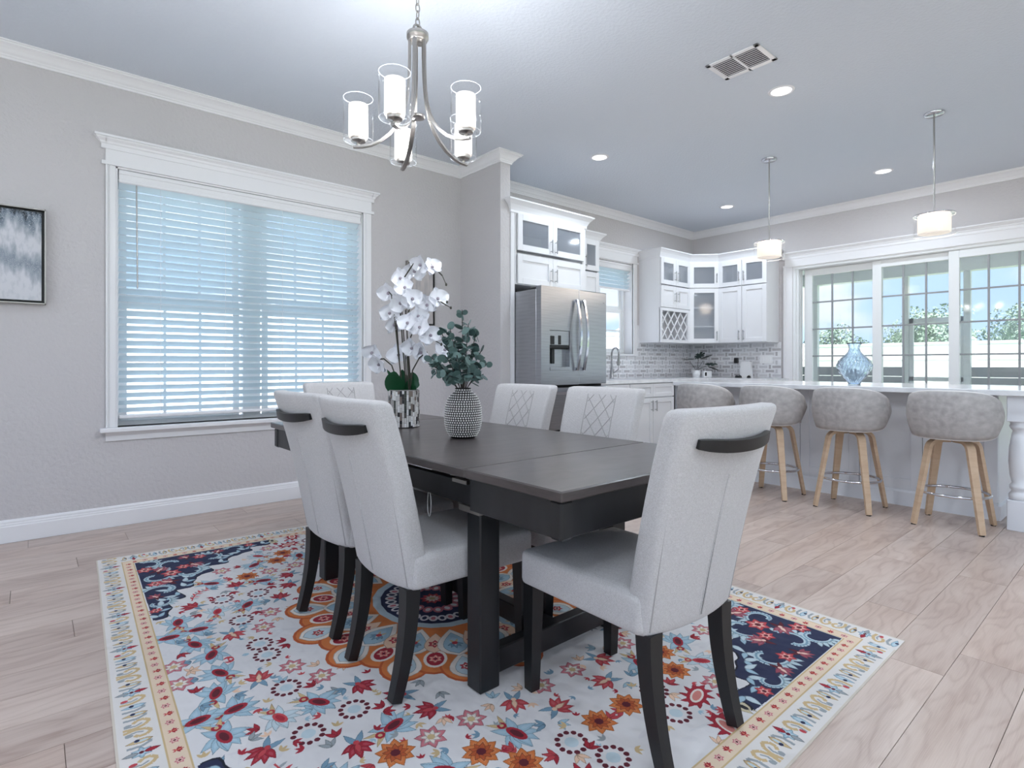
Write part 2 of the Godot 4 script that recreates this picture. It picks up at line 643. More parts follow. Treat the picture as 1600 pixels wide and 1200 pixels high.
# ---------------------------------------------------------------- room shell
func build_shell() -> void:
	# floor: a bed with planks laid on it, running along x
	var fl := struct("floor", G.new().bx(FAR_X - 0.2, WALL_X + 0.2, -0.15, -0.006, WALL_Z - 0.2, BACK_Z + 0.2), M.grout)
	var meshes := []
	var PL := 1.22
	var PW := 0.195
	for row in 4:
		for flip in 2:
			var g := G.new()
			var h := Vector3(PL / 2 - 0.0004, 0.003, PW / 2 - 0.0004)
			g.box(Vector3(0, -0.003, 0), h * 2.0, 0.0012)
			# top face again with board UVs, a hair above the box
			var v0 := (row + 0.03) / 4.0
			var v1 := (row + 0.97) / 4.0
			var u0 := 0.0 if flip == 0 else 1.0
			var u1 := 1.0 - u0
			var e := 0.0006
			g = G.new()
			g.quad(Vector3(-h.x + e, 0, h.z - e), Vector3(h.x - e, 0, h.z - e), Vector3(h.x - e, 0, -h.z + e), Vector3(-h.x + e, 0, -h.z + e), Vector2(u0, v0), Vector2(u1, v0), Vector2(u1, v1), Vector2(u0, v1))
			for s in [[1, 0], [-1, 0], [0, 1], [0, -1]]:
				var d := Vector3(s[0], 0, s[1])
				var p := Vector3(-s[1], 0, s[0])
				var a := d * (h.dot(d.abs()) - e) - p * (h.dot(p.abs()) - e)
				var b := d * (h.dot(d.abs()) - e) + p * (h.dot(p.abs()) - e)
				var o := d * e + Vector3(0, -0.005, 0)
				g.quad(b + o, a + o, a, b, Vector2(u0, v0), Vector2(u0, v0), Vector2(u0, v0 + 0.01), Vector2(u0, v0 + 0.01))
			meshes.append(g.done())
	var r := RandomNumberGenerator.new()
	r.seed = 77
	var z := WALL_Z + PW / 2 + 0.02
	var row_i := 0
	var rest := G.new()
	while z < BACK_Z:
		var x := FAR_X - r.randf() * PL
		x = 2.427 + PL * 0.5 - 6.0 * PL + fposmod(row_i * 0.39, 1.0) * PL if row_i != 20 else 2.427 + PL / 2 - 5.0 * PL
		while x < WALL_X + PL / 2:
			if x + PL / 2 > FAR_X and x - PL / 2 < WALL_X:
				# planks in sight are pieces of their own, the others lie behind the camera or under cabinets
				var d := x * 0.651 - z * 0.759
				var lat := x * 0.759 + z * 0.651
				var seen := d > 0.7 and absf(lat) < d * 0.93 + 0.75 and z < 0.75
				if seen and x < 5.9 and not (x > 5.4 and z > -3.4):
					var o := inst("plank", meshes[r.randi() % 8], M["floor%d" % (r.randi() % 3)], fl)
					o.position = Vector3(x, 0, z)
				else:
					var a := maxf(x - PL / 2, FAR_X)
					var b := minf(x + PL / 2, WALL_X)
					var k := r.randi() % 4
					rest.sm = -1
					rest.quad(Vector3(a, 0, z + PW / 2 - 0.001), Vector3(b, 0, z + PW / 2 - 0.001), Vector3(b, 0, z - PW / 2 + 0.001), Vector3(a, 0, z - PW / 2 + 0.001), Vector2(0, (k + 0.03) / 4), Vector2((b - a) / PL, (k + 0.03) / 4), Vector2((b - a) / PL, (k + 0.97) / 4), Vector2(0, (k + 0.97) / 4))
			x += PL
		z += PW
		row_i += 1
	stuff(part("planks_beyond", rest, M.floor0, fl))
	# ceiling
	struct("ceiling", G.new().bx(FAR_X - 1.0, WALL_X + 0.2, CEIL, CEIL + 0.2, WALL_Z - 0.7, BACK_Z + 1.9), M.ceiling)  # slab overhangs the walls as unseen eaves, added to keep sun out
	# walls
	var g := G.new()
	holes(g, FAR_X - 0.2, WALL_X + 0.2, [[0.434, 2.223, 0.668, 2.43], [5.15, 6.07, 1.23, 2.43]], func(a, b, c, d): g.bx(a, b, c, d, WALL_Z - 0.2, WALL_Z))
	struct("wall_left", g, M.wall)
	var g2 := G.new()
	holes(g2, WALL_Z, BACK_Z + 0.2, [[-3.154, 2.0, 0.0, 2.37]], func(a, b, c, d): g2.bx(WALL_X, WALL_X + 0.2, c, d, a, b))
	struct("wall_right", g2, M.wall)
	var g3 := G.new()
	holes(g3, FAR_X - 0.2, WALL_X, [[-2.4, 5.6, 0.0, 2.5]], func(a, b, c, d): g3.bx(a, b, c, d, BACK_Z, BACK_Z + 0.2))
	struct("wall_back", g3, M.wall)
	var g4 := G.new()
	holes(g4, WALL_Z, BACK_Z, [[-4.1, -0.9, 0.3, 2.6], [-0.5, 3.9, 0.0, 2.6]], func(a, b, c, d): g4.bx(FAR_X - 0.2, FAR_X, c, d, a, b))  # unseen openings, added and sized to let in more daylight
	struct("wall_far", g4, M.wall)
	struct("wall_wing", G.new().bx(3.283, 3.40, 0, CEIL, WALL_Z, -3.99), M.wall)
	# crown moulding round the whole room
	var cp := [Vector2(0, -0.09), Vector2(0.012, -0.09), Vector2(0.014, -0.078), Vector2(0.020, -0.073), Vector2(0.022, -0.066), Vector2(0.034, -0.056), Vector2(0.046, -0.040), Vector2(0.062, -0.026), Vector2(0.078, -0.018), Vector2(0.080, -0.010), Vector2(0.088, -0.008), Vector2(0.088, 0)]
	var path := [Vector2(FAR_X, WALL_Z), Vector2(3.283, WALL_Z), Vector2(3.283, -3.99), Vector2(3.40, -3.99), Vector2(3.40, WALL_Z), Vector2(WALL_X, WALL_Z), Vector2(WALL_X, BACK_Z), Vector2(FAR_X, BACK_Z), Vector2(FAR_X, WALL_Z)]
	struct("trim_1", G.new().mould(cp, path, CEIL), M.trim)
	var bp := [Vector2(0.016, 0), Vector2(0.016, 0.098), Vector2(0.013, 0.104), Vector2(0.013, 0.112), Vector2(0.010, 0.118), Vector2(0.010, 0.128), Vector2(0.005, 0.138), Vector2(0, 0.140)]
	struct("baseboard_left", G.new().mould(bp, [Vector2(FAR_X, WALL_Z), Vector2(3.283, WALL_Z), Vector2(3.283, -3.99), Vector2(3.398, -3.99)], 0.0), M.trim)
	struct("baseboard_far", G.new().mould(bp, [Vector2(FAR_X, BACK_Z), Vector2(FAR_X, WALL_Z)], 0.0), M.trim)
	struct("baseboard_right", G.new().mould(bp, [Vector2(WALL_X, 2.12), Vector2(WALL_X, BACK_Z)], 0.0), M.trim)

func holes(_g: G, a0: float, a1: float, hs: Array, put: Callable) -> void:
	var at := a0
	for h in hs:
		put.call(at, h[0], 0.0, CEIL)
		if h[2] > 0.0:
			put.call(h[0], h[1], 0.0, h[2])
		put.call(h[0], h[1], h[3], CEIL)
		at = h[1]
	put.call(at, a1, 0.0, CEIL)

# head casing with cornice, for an opening along x (z wall) or z (x wall)
func head_casing(g: G, a: Vector2, b: Vector2, y0: float, y1: float) -> void:
	var d := (b - a).normalized()
	var n := Vector2(-d.y, d.x)
	var e := func(k: float) -> Array: return [a - d * k, b + d * k]
	var hh := y1 - y0
	# bead, frieze and cornice, each a mitred band with returns to the wall
	for band in [[0.022, 0.0, 0.024, 0.024], [0.0, 0.022, hh - 0.088, 0.018]]:
		var p: Array = e.call(band[0])
		g.mould([Vector2(0, band[1]), Vector2(band[3], band[1]), Vector2(band[3], band[1] + band[2] if band[0] > 0 else hh - 0.066), Vector2(0, band[1] + band[2] if band[0] > 0 else hh - 0.066)], [p[0], p[1]], y0)
	var q: Array = e.call(0.0)
	var pr := [Vector2(0, hh - 0.086), Vector2(0.024, hh - 0.086), Vector2(0.024, hh - 0.056), Vector2(0.030, hh - 0.050), Vector2(0.034, hh - 0.038), Vector2(0.050, hh - 0.024), Vector2(0.054, hh - 0.016), Vector2(0.062, hh - 0.014), Vector2(0.062, hh), Vector2(0, hh)]
	g.mould(pr, [q[0] - n * 0.0, q[0], q[1], q[1]].slice(1, 3), y0)
	# cornice returns at both ends
	for s in [[q[0], -1.0], [q[1], 1.0]]:
		var c: Vector2 = s[0]
		var sg: float = s[1]
		for k in pr.size() - 1:
			var p0: Vector2 = pr[k]
			var p1: Vector2 = pr[k + 1]
			var A := c + d * sg * p0.x
			var B := c + d * sg * p1.x
			g.sm = -1
			g.quad(Vector3(A.x, y0 + p0.y, A.y), Vector3((A + n * p0.x).x, y0 + p0.y, (A + n * p0.x).y), Vector3((B + n * p1.x).x, y0 + p1.y, (B + n * p1.x).y), Vector3(B.x, y0 + p1.y, B.y))
			# corner wedge between the front and the return
			var F0 := c + n * p0.x
			var F1 := c + n * p1.x
			g.quad(Vector3((A + n * p0.x).x, y0 + p0.y, (A + n * p0.x).y), Vector3(F0.x, y0 + p0.y, F0.y), Vector3(F1.x, y0 + p1.y, F1.y), Vector3((B + n * p1.x).x, y0 + p1.y, (B + n * p1.x).y))

func fluted_casing(g: G, x0: float, x1: float, y0: float, y1: float, z: float) -> void:
	g.bx(x0, x1, y0, y1, z, z + 0.014, 0.002)
	var w := x1 - x0
	g.bx(x0, x0 + w * 0.22, y0, y1, z, z + 0.022, 0.003)
	g.bx(x0 + w * 0.30, x0 + w * 0.42, y0, y1, z, z + 0.018, 0.003)

func sash_window(n: String, x0: float, x1: float, y0: float, y1: float, z: float, units: int, cols: int) -> void:
	# vinyl twin or single hung window set in the wall; grids in both sashes
	var w := struct(n, G.new().bx(x0, x0 + 0.03, y0, y1, z - 0.07, z).bx(x1 - 0.03, x1, y0, y1, z - 0.07, z).bx(x0 + 0.03, x1 - 0.03, y1 - 0.03, y1, z - 0.07, z).bx(x0 + 0.03, x1 - 0.03, y0, y0 + 0.03, z - 0.07, z), M.vinyl)
	var mull := 0.13
	var uw := (x1 - x0 - (units - 1) * mull) / units
	var ym := y0 + (y1 - y0) * 0.50
	for u in units:
		var a := x0 + u * (uw + mull)
		var b := a + uw
		if u > 0:
			part("mullion", G.new().bx(a - mull, a, y0, y1, z - 0.09, z + 0.005, 0.003), M.vinyl, w)
		for k in 2:
			var lo := y0 + 0.03 if k == 0 else ym
			var hi := ym if k == 0 else y1 - 0.03
			var zz := z - 0.02 if k == 0 else z - 0.045
			var f := 0.045
			var g := G.new()
			g.bx(a + 0.02, a + 0.02 + f, lo, hi, zz - 0.02, zz, 0.003).bx(b - 0.02 - f, b - 0.02, lo, hi, zz - 0.02, zz, 0.003)
			g.bx(a + 0.02 + f, b - 0.02 - f, hi - f, hi, zz - 0.02, zz, 0.003).bx(a + 0.02 + f, b - 0.02 - f, lo, lo + f, zz - 0.02, zz, 0.003)
			part("sash", g, M.vinyl, w)
			var ga := a + 0.02 + f
			var gb := b - 0.02 - f
			part("pane", G.new().bx(ga, gb, lo + f, hi - f, zz - 0.012, zz - 0.009), M.pane, w)
			for c in range(1, cols):
				var xm := lerpf(ga, gb, float(c) / cols)
				part("muntin", G.new().bx(xm - 0.009, xm + 0.009, lo + f, hi - f, zz - 0.016, zz - 0.004), M.vinyl, w)
			var yh := (lo + hi) / 2
			part("muntin", G.new().bx(ga, gb, yh - 0.009, yh + 0.009, zz - 0.0155, zz - 0.0045), M.vinyl, w)

func build_windows() -> void:
	# dining window: casing, cornice, sill
	var g := G.new()
	fluted_casing(g, 0.378, 0.434, 0.668, 2.43, WALL_Z)
	fluted_casing(g, 2.223, 2.301, 0.668, 2.43, WALL_Z)
	head_casing(g, Vector2(0.378, WALL_Z), Vector2(2.301, WALL_Z), 2.43, 2.62)
	g.bx(0.345, 2.335, 0.636, 0.668, WALL_Z, WALL_Z + 0.06, 0.006)
	g.mould([Vector2(0, 0.578), Vector2(0.012, 0.578), Vector2(0.014, 0.612), Vector2(0.03, 0.636), Vector2(0, 0.636)], [Vector2(0.378, WALL_Z), Vector2(2.301, WALL_Z)], 0.0)
	struct("trim_2", g, M.trim)
	var j := G.new()
	j.bx(0.434, 0.446, 0.668, 2.43, WALL_Z - 0.2, WALL_Z + 0.004).bx(2.211, 2.223, 0.668, 2.43, WALL_Z - 0.2, WALL_Z + 0.004).bx(0.434, 2.223, 2.418, 2.43, WALL_Z - 0.2, WALL_Z + 0.004).bx(0.434, 2.223, 0.656, 0.668, WALL_Z - 0.2, WALL_Z + 0.004)
	struct("trim_3", j, M.trim)
	sash_window("window_1", 0.446, 2.211, 0.668, 2.418, WALL_Z - 0.10, 2, 3)
	blind("window_blind", "white wooden slat blind lowered over the wide dining window", 0.452, 2.205, 2.415, 0.715, WALL_Z - 0.045, 32, 0.0512)
	# kitchen window
	var k := G.new()
	fluted_casing(k, 5.06, 5.15, 1.23, 2.43, WALL_Z)
	fluted_casing(k, 6.07, 6.16, 1.23, 2.43, WALL_Z)
	head_casing(k, Vector2(5.06, WALL_Z), Vector2(6.16, WALL_Z), 2.43, 2.62)
	k.bx(5.06, 6.16, 1.205, 1.23, WALL_Z, WALL_Z + 0.03, 0.004)
	struct("trim_4", k, M.trim)
	var k2 := G.new()
	k2.bx(5.15, 5.16, 1.23, 2.43, WALL_Z - 0.2, WALL_Z + 0.004).bx(6.06, 6.07, 1.23, 2.43, WALL_Z - 0.2, WALL_Z + 0.004).bx(5.15, 6.07, 2.42, 2.43, WALL_Z - 0.2, WALL_Z + 0.004).bx(5.15, 6.07, 1.22, 1.23, WALL_Z - 0.2, WALL_Z + 0.004)
	struct("trim_5", k2, M.trim)
	sash_window("window_2", 5.16, 6.06, 1.23, 2.42, WALL_Z - 0.12, 1, 2)
	blind("window_blind", "white slat blind drawn half up in the kitchen window", 5.165, 6.055, 2.415, 2.06, WALL_Z - 0.05, 5, 0.05)
	# sliding glass doors with grids
	var s := G.new()
	s.bx(WALL_X - 0.02, WALL_X, 0, 2.36, -3.268, -3.154, 0.004)
	s.bx(WALL_X - 0.028, WALL_X, 0, 2.36, -3.268, -3.24, 0.004)
	s.bx(WALL_X - 0.02, WALL_X, 0, 2.36, 2.0, 2.11, 0.004)
	head_casing(s, Vector2(WALL_X, -3.25), Vector2(WALL_X, 2.09), 2.36, 2.548)
	struct("trim_6", s, M.trim)
	var t := G.new()
	t.bx(WALL_X, WALL_X + 0.2, 2.33, 2.37, -3.12, 2.0).bx(WALL_X, WALL_X + 0.2, 0, 2.37, -3.154, -3.12)
	for q in 3:
		t.bx(WALL_X + 0.02 + q * 0.055, WALL_X + 0.032 + q * 0.055, 0, 2.33, -3.12, -3.09)
		t.bx(WALL_X + 0.02 + q * 0.06, WALL_X + 0.034 + q * 0.06, 2.322, 2.33, -3.09, 2.0)
	struct("trim_7", t, M.vinyl)
	var zs := [-3.06, -2.27, -1.53, -0.64, 0.19, 1.04]
	var ze := [-2.182, -1.443, -0.63, 0.20, 1.05, 1.98]
	for i in 6:
		var x: float = WALL_X + 0.045 + [0.10, 0.05, 0.0, 0.05, 0.10, 0.05][i]
		var d := struct("door_%d" % (i + 1), slider_frame(x, zs[i], ze[i]), M.vinyl)
		var a: float = zs[i] + 0.094
		var b: float = ze[i] - 0.088
		part("pane", G.new().bx(x - 0.004, x + 0.004, 0.167, 2.237, a, b), M.pane, d)
		for c in range(1, 3):
			var zm := lerpf(a, b, c / 3.0)
			part("muntin", G.new().bx(x - 0.009, x + 0.009, 0.167, 2.237, zm - 0.009, zm + 0.009), M.grid_bar, d)
		for r in range(1, 6):
			var ym := 2.237 - 0.345 * r
			part("muntin", G.new().bx(x - 0.0085, x + 0.0085, ym - 0.009, ym + 0.009, a, b), M.grid_bar, d)
	for q in [[11, -4.1, -0.9, 0.3], [12, -0.5, 1.7, 0.0], [13, 1.7, 3.9, 0.0]]:  # glazing of the added far wall openings, a daylight source out of view
		var ff := G.new()
		var xa := FAR_X - 0.13
		var xb := FAR_X - 0.07
		ff.bx(xa, xb, q[3], 2.6, q[1], q[1] + 0.07).bx(xa, xb, q[3], 2.6, q[2] - 0.07, q[2]).bx(xa, xb, 2.53, 2.6, q[1], q[2]).bx(xa, xb, q[3], q[3] + 0.08, q[1], q[2])
		var dw := struct("door_%d" % q[0], ff, M.vinyl)
		part("pane", G.new().bx(FAR_X - 0.103, FAR_X - 0.097, q[3] + 0.08, 2.53, q[1] + 0.07, q[2] - 0.07), M.pane, dw)
	# unseen wide glass doors behind the camera, added to the back wall for daylight
	for i in 4:
		var x0 := -2.4 + i * 2.0
		var f := G.new()
		f.bx(x0, x0 + 0.08, 0, 2.5, BACK_Z + 0.05, BACK_Z + 0.1).bx(x0 + 1.92, x0 + 2.0, 0, 2.5, BACK_Z + 0.05, BACK_Z + 0.1).bx(x0, x0 + 2.0, 2.42, 2.5, BACK_Z + 0.05, BACK_Z + 0.1).bx(x0, x0 + 2.0, 0, 0.1, BACK_Z + 0.05, BACK_Z + 0.1)
		var d := struct("door_%d" % (i + 7), f, M.vinyl)
		part("pane", G.new().bx(x0 + 0.08, x0 + 1.92, 0.1, 2.42, BACK_Z + 0.07, BACK_Z + 0.076), M.pane, d)

func slider_frame(x: float, a: float, b: float) -> G:
	var g := G.new()
	g.bx(x - 0.022, x + 0.022, 0.02, 2.32, a, a + 0.094, 0.003).bx(x - 0.022, x + 0.022, 0.02, 2.32, b - 0.088, b, 0.003)
	g.bx(x - 0.022, x + 0.022, 2.237, 2.32, a + 0.094, b - 0.088, 0.003).bx(x - 0.022, x + 0.022, 0.02, 0.167, a + 0.094, b - 0.088, 0.003)
	return g

func blind(n: String, label: String, x0: float, x1: float, y1: float, y0: float, z: float, count: int, pitch: float) -> void:
	var t := thing(n, label, "blind", Vector3((x0 + x1) / 2, y0, z))
	var w := x1 - x0
	var hgt := y1 - y0
	# valance of stepped boards, head rail behind it
	var v := G.new()
	v.bx(-w / 2, w / 2, hgt - 0.088, hgt, 0.036, 0.046, 0.002).bx(-w / 2, w / 2, hgt - 0.03, hgt - 0.008, 0.0455, 0.052, 0.003).bx(-w / 2, w / 2, hgt - 0.085, hgt - 0.06, 0.0455, 0.052, 0.003)
	part("valance", v, M.trim, t)
	part("head_rail", G.new().bx(-w / 2, w / 2, hgt - 0.06, hgt - 0.005, -0.028, 0.030), M.trim, t)
	var sl := G.new()
	sl.sm = -1
	sl.box(Vector3.ZERO, Vector3(w - 0.008, 0.003, 0.060), 0.001)
	var mesh := sl.done()
	var tilt := deg_to_rad(-34.0)
	var y := hgt - 0.10
	var last := y
	for i in count:
		if y < 0.045:
			break
		var o := inst("slat", mesh, M.slat, t)
		o.position = Vector3(0, y, 0)
		o.rotation.x = tilt
		last = y
		y -= pitch
	part("bottom_rail", G.new().box(Vector3(0, 0.018, 0), Vector3(w - 0.006, 0.022, 0.052), 0.004), M.trim, t)
	# ladder tapes, lift cords and the tilt wand
	for k in [-0.36, -0.12, 0.12, 0.36]:
		if w < 1.2 and absf(k) < 0.2:
			continue
		for s in [-0.031, 0.031]:
			part("cord", G.new().tube([Vector3(k * w, 0.02, s), Vector3(k * w, hgt - 0.05, s)], 0.0014, 5), M.trim, t)
	if w > 1.2:
		part("wand", G.new().tube([Vector3(-w / 2 + 0.10, hgt - 0.09, 0.05), Vector3(-w / 2 + 0.105, hgt - 0.80, 0.052)], 0.0045, 8), M.nickel, t)

# ---------------------------------------------------------------- outdoors
func build_outdoors() -> void:
	struct("ground", G.new().bx(-40, 90, -0.4, -0.16, -70, 60), M.grass)
	struct("patio_floor", G.new().bx(WALL_X + 0.2, 11.6, -0.16, -0.02, -5.2, 5.0).bx(FAR_X, WALL_X, -0.16, -0.02, BACK_Z + 0.2, BACK_Z + 3.4).bx(-12, 14, -0.16, -0.1, -7.5, WALL_Z - 0.2).bx(-13, FAR_X - 0.2, -0.16, -0.03, WALL_Z - 0.2, BACK_Z + 3.4), M.paver)  # last slab is added out of view, pale to bounce sunlight indoors
	# lanai: ceiling, outer beam, posts, rail boards, screen door
	struct("lanai_ceiling", G.new().bx(WALL_X + 0.2, 11.3, 2.78, 2.92, -5.2, 5.0).bx(11.1, 11.32, 2.57, 2.80, -5.2, 5.0), M.lanai_paint)
	struct("lanai_end_wall", G.new().bx(WALL_X + 0.2, 11.3, -0.1, 2.9, -5.35, -5.2), M.lanai_paint)
	for z in [-4.28, -2.85, -2.03, -0.3, 1.5, 3.3]:
		tag(inst("lanai_post", G.new().bx(11.15, 11.25, -0.02, 2.6, z - 0.045, z + 0.045, 0.004).done(), M.lanai_frame), "slim square white post of the screened patio", "post", "posts of the screened patio")
	for a in [[-5.2, -4.33], [-4.23, -2.9], [-1.98, -0.35], [-0.25, 1.45], [1.55, 3.25]]:
		var t := thing("patio_rail", "grey board rail between posts of the screened patio", "railing", Vector3(11.2, 0, (a[0] + a[1]) / 2), 0.0, "board rails of the screened patio")
		for k in 2:
			part("board", G.new().box(Vector3(0, 0.81 + 0.165 * k, 0), Vector3(0.03, 0.158, a[1] - a[0]), 0.004), M.rail_board, t)
	var sd := thing("screen_door", "white framed screen door between two patio posts", "door", Vector3(11.2, -0.02, -2.44))
	var fr := G.new()
	fr.bx(-0.02, 0.02, 0, 1.88, -0.36, -0.30).bx(-0.02, 0.02, 0, 1.88, 0.30, 0.36).bx(-0.02, 0.02, 1.80, 1.88, -0.36, 0.36).bx(-0.02, 0.02, 0.84, 0.91, -0.36, 0.36).bx(-0.02, 0.02, 0, 0.12, -0.36, 0.36)
	part("door_frame", fr, M.lanai_frame, sd)
	# white vinyl fences: one behind the patio, one beside the dining window
	fence(Vector3(20.5, -0.16, -30), Vector3(0, 0, 1), 22, "tall white vinyl privacy fence behind the screened patio")
	fence(Vector3(-12, -0.16, -7.6), Vector3(1, 0, 0), 13, "white vinyl privacy fence outside the dining window")
	# trees beyond the fence
	var spots := [[30.0, -13.6, 2.1, 1.2], [30.0, -10.6, 3.1, 1.8], [31.0, -6.7, 3.9, 2.1], [30.0, -2.9, 3.8, 1.7], [31.0, 0.9, 3.9, 2.1], [30.0, 4.8, 3.7, 1.8], [31.0, 8.9, 4.0, 2.3], [36.0, -8.4, 4.2, 2.2], [36.0, -4.2, 4.3, 2.0], [36.0, -0.2, 4.0, 2.0], [36.0, 3.8, 4.5, 2.0]]
	for s in spots:
		tree(Vector3(s[0], -0.16, s[1]), s[2], s[3])

func fence(at: Vector3, d: Vector3, n: int, label: String) -> void:
	var t := thing("vinyl_fence", label, "fence", at)
	var b := Basis(d, Vector3.UP, d.cross(Vector3.UP))
	var gp := G.new()
	var L := 2.4
	var post := G.new()
	post.bx(-0.065, 0.065, 0, 1.98, -0.065, 0.065, 0.004)
	post.box(Vector3(0, 1.99, 0), Vector3(0.16, 0.03, 0.16), 0.008)
	post.lathe([Vector2(0.1, 2.0), Vector2(0.0, 2.07)], 4, Vector3.ZERO, Basis(Vector3.UP, PI / 4), true)
	var pm := post.done()
	gp.bx(0.07, L - 0.07, 0.12, 1.42, -0.018, 0.018)
	gp.bx(0.07, L - 0.07, 1.40, 1.47, -0.03, 0.03, 0.004).bx(0.07, L - 0.07, 1.86, 1.93, -0.03, 0.03, 0.004).bx(0.07, L - 0.07, 0.06, 0.16, -0.03, 0.03, 0.004)
	gp.bx(0.07, L - 0.07, 1.47, 1.86, -0.014, 0.014)
	var gm := gp.done()
	for i in n:
		inst("post", pm, M.fence, t, Transform3D(b, d * (i * L)))
		inst("panel", gm, M.fence, t, Transform3D(b, d * (i * L)))

func tree(at: Vector3, h: float, r: float) -> void:
	var t := thing("leafy_tree", "grey-green bushy tree rising beyond the white fence", "tree", at, 0.0, "trees beyond the white fence")
	part("trunk", G.new().tube([Vector3.ZERO, Vector3(0.1, h * 0.4, 0), Vector3(0.0, h * 0.8, 0.1)], [0.14, 0.1, 0.04], 7), M.bark, t)
	var g := G.new()
	g.sm = -1
	for i in 6500:
		var d := Vector3(rng.randfn(), rng.randfn(), rng.randfn()).normalized()
		var lump := 0.72 + 0.28 * sin(d.x * 5.0 + at.z) * cos(d.z * 6.0 + at.x) + 0.1 * sin(d.y * 9.0)
		var p := Vector3(d.x * r, h * 0.58 + d.y * h * 0.46, d.z * r) * 1.0
		p = Vector3(p.x * lump, h * 0.58 + (p.y - h * 0.58) * lump, p.z * lump) if true else p
		p = p.lerp(Vector3(0, h * 0.5, 0), pow(rng.randf(), 3.0) * 0.5)
		var u := Vector3(rng.randfn(), rng.randfn(), rng.randfn()).normalized()
		var w := u.cross(d + Vector3(0.01, 0, 0)).normalized()
		var s := rng.randf_range(0.03, 0.065)
		g.col(Color(0.7, 0.74, 0.7).lerp(Color(1.15, 1.15, 1.08), rng.randf()))
		g.quad(p - u * s - w * s * 0.6, p + u * s - w * s * 0.6, p + u * s * 0.6 + w * s, p - u * s * 0.6 + w * s)
	stuff(part("foliage", g, M.foliage, t))

# ---------------------------------------------------------------- kitchen
func pull(d: Node, x: float, y: float, len := 0.13, flat := false) -> void:
	var g := G.new()
	var a := Vector3(len / 2, 0, 0) if flat else Vector3(0, len / 2, 0)
	var o := Vector3(x, y, 0.02)
	g.tube([o - a + Vector3(0, 0, 0.028), o + a + Vector3(0, 0, 0.028)], 0.0055, 8)
	for s in [-0.72, 0.72]:
		g.tube([o + a * s, o + a * s + Vector3(0, 0, 0.028)], 0.0045, 6)
	part("handle", g, M.handle, d)

# framed door centred at (x, y) on the front plane z = 0
func door(t: Node, x: float, y: float, w: float, h: float, glass: bool, hx := 0.0, hy := 0.0, m: Material = null, fw := 0.058) -> Node:
	var mm: Material = m if m else M.cabinet
	var W := w - 0.004
	var H := h - 0.004
	var g := G.new()
	g.bx(-W / 2, -W / 2 + fw, -H / 2, H / 2, 0.0, 0.02, 0.0015).bx(W / 2 - fw, W / 2, -H / 2, H / 2, 0.0, 0.02, 0.0015)
	g.bx(-W / 2 + fw, W / 2 - fw, H / 2 - fw, H / 2, 0.0, 0.02, 0.0015).bx(-W / 2 + fw, W / 2 - fw, -H / 2, -H / 2 + fw, 0.0, 0.02, 0.0015)
	if not glass:
		g.bx(-W / 2 + fw - 0.002, W / 2 - fw + 0.002, -H / 2 + fw - 0.002, H / 2 - fw + 0.002, 0.0, 0.009)
	var d := part("door", g, mm, t, Transform3D(Basis.IDENTITY, Vector3(x, y, 0.001)))
	if glass:
		part("glass", G.new().bx(-W / 2 + fw, W / 2 - fw, -H / 2 + fw, H / 2 - fw, 0.006, 0.009), M.cabinet_glass, d)
	if hx != 0.0:
		pull(d, hx, hy, 0.13 if h > 0.25 else 0.11)
	return d

# hollow carcass behind the front plane; open = list of [x0, x1, y0, y1] left open behind glass
func carcass(t: Node, x0: float, x1: float, y0: float, y1: float, dep: float, shelves := [], m: Material = null) -> void:
	var g := G.new()
	var k := 0.018
	g.bx(x0, x0 + k, y0, y1, -dep, 0.0).bx(x1 - k, x1, y0, y1, -dep, 0.0).bx(x0 + k, x1 - k, y1 - k, y1, -dep + 0.01, 0.0).bx(x0 + k, x1 - k, y0, y0 + k, -dep + 0.01, 0.0).bx(x0 + k, x1 - k, y0, y1, -dep, -dep + 0.01)
	part("body", g, m if m else M.cabinet, t)
	for s in shelves:
		part("shelf", G.new().bx(x0 + k, x1 - k, s - 0.009, s + 0.009, -dep + 0.012, -0.03), m if m else M.cabinet, t)

func unit(called: String, label: String, at: Vector3, turn: float, group := "") -> Node3D:
	return thing(called, label, "cabinet", at, turn, group)

const CROWN := [Vector2(0, -0.01), Vector2(0.010, -0.01), Vector2(0.010, 0.012), Vector2(0.018, 0.030), Vector2(0.034, 0.058), Vector2(0.054, 0.080), Vector2(0.066, 0.090), Vector2(0.070, 0.094), Vector2(0.070, 0.106), Vector2(0, 0.106)]

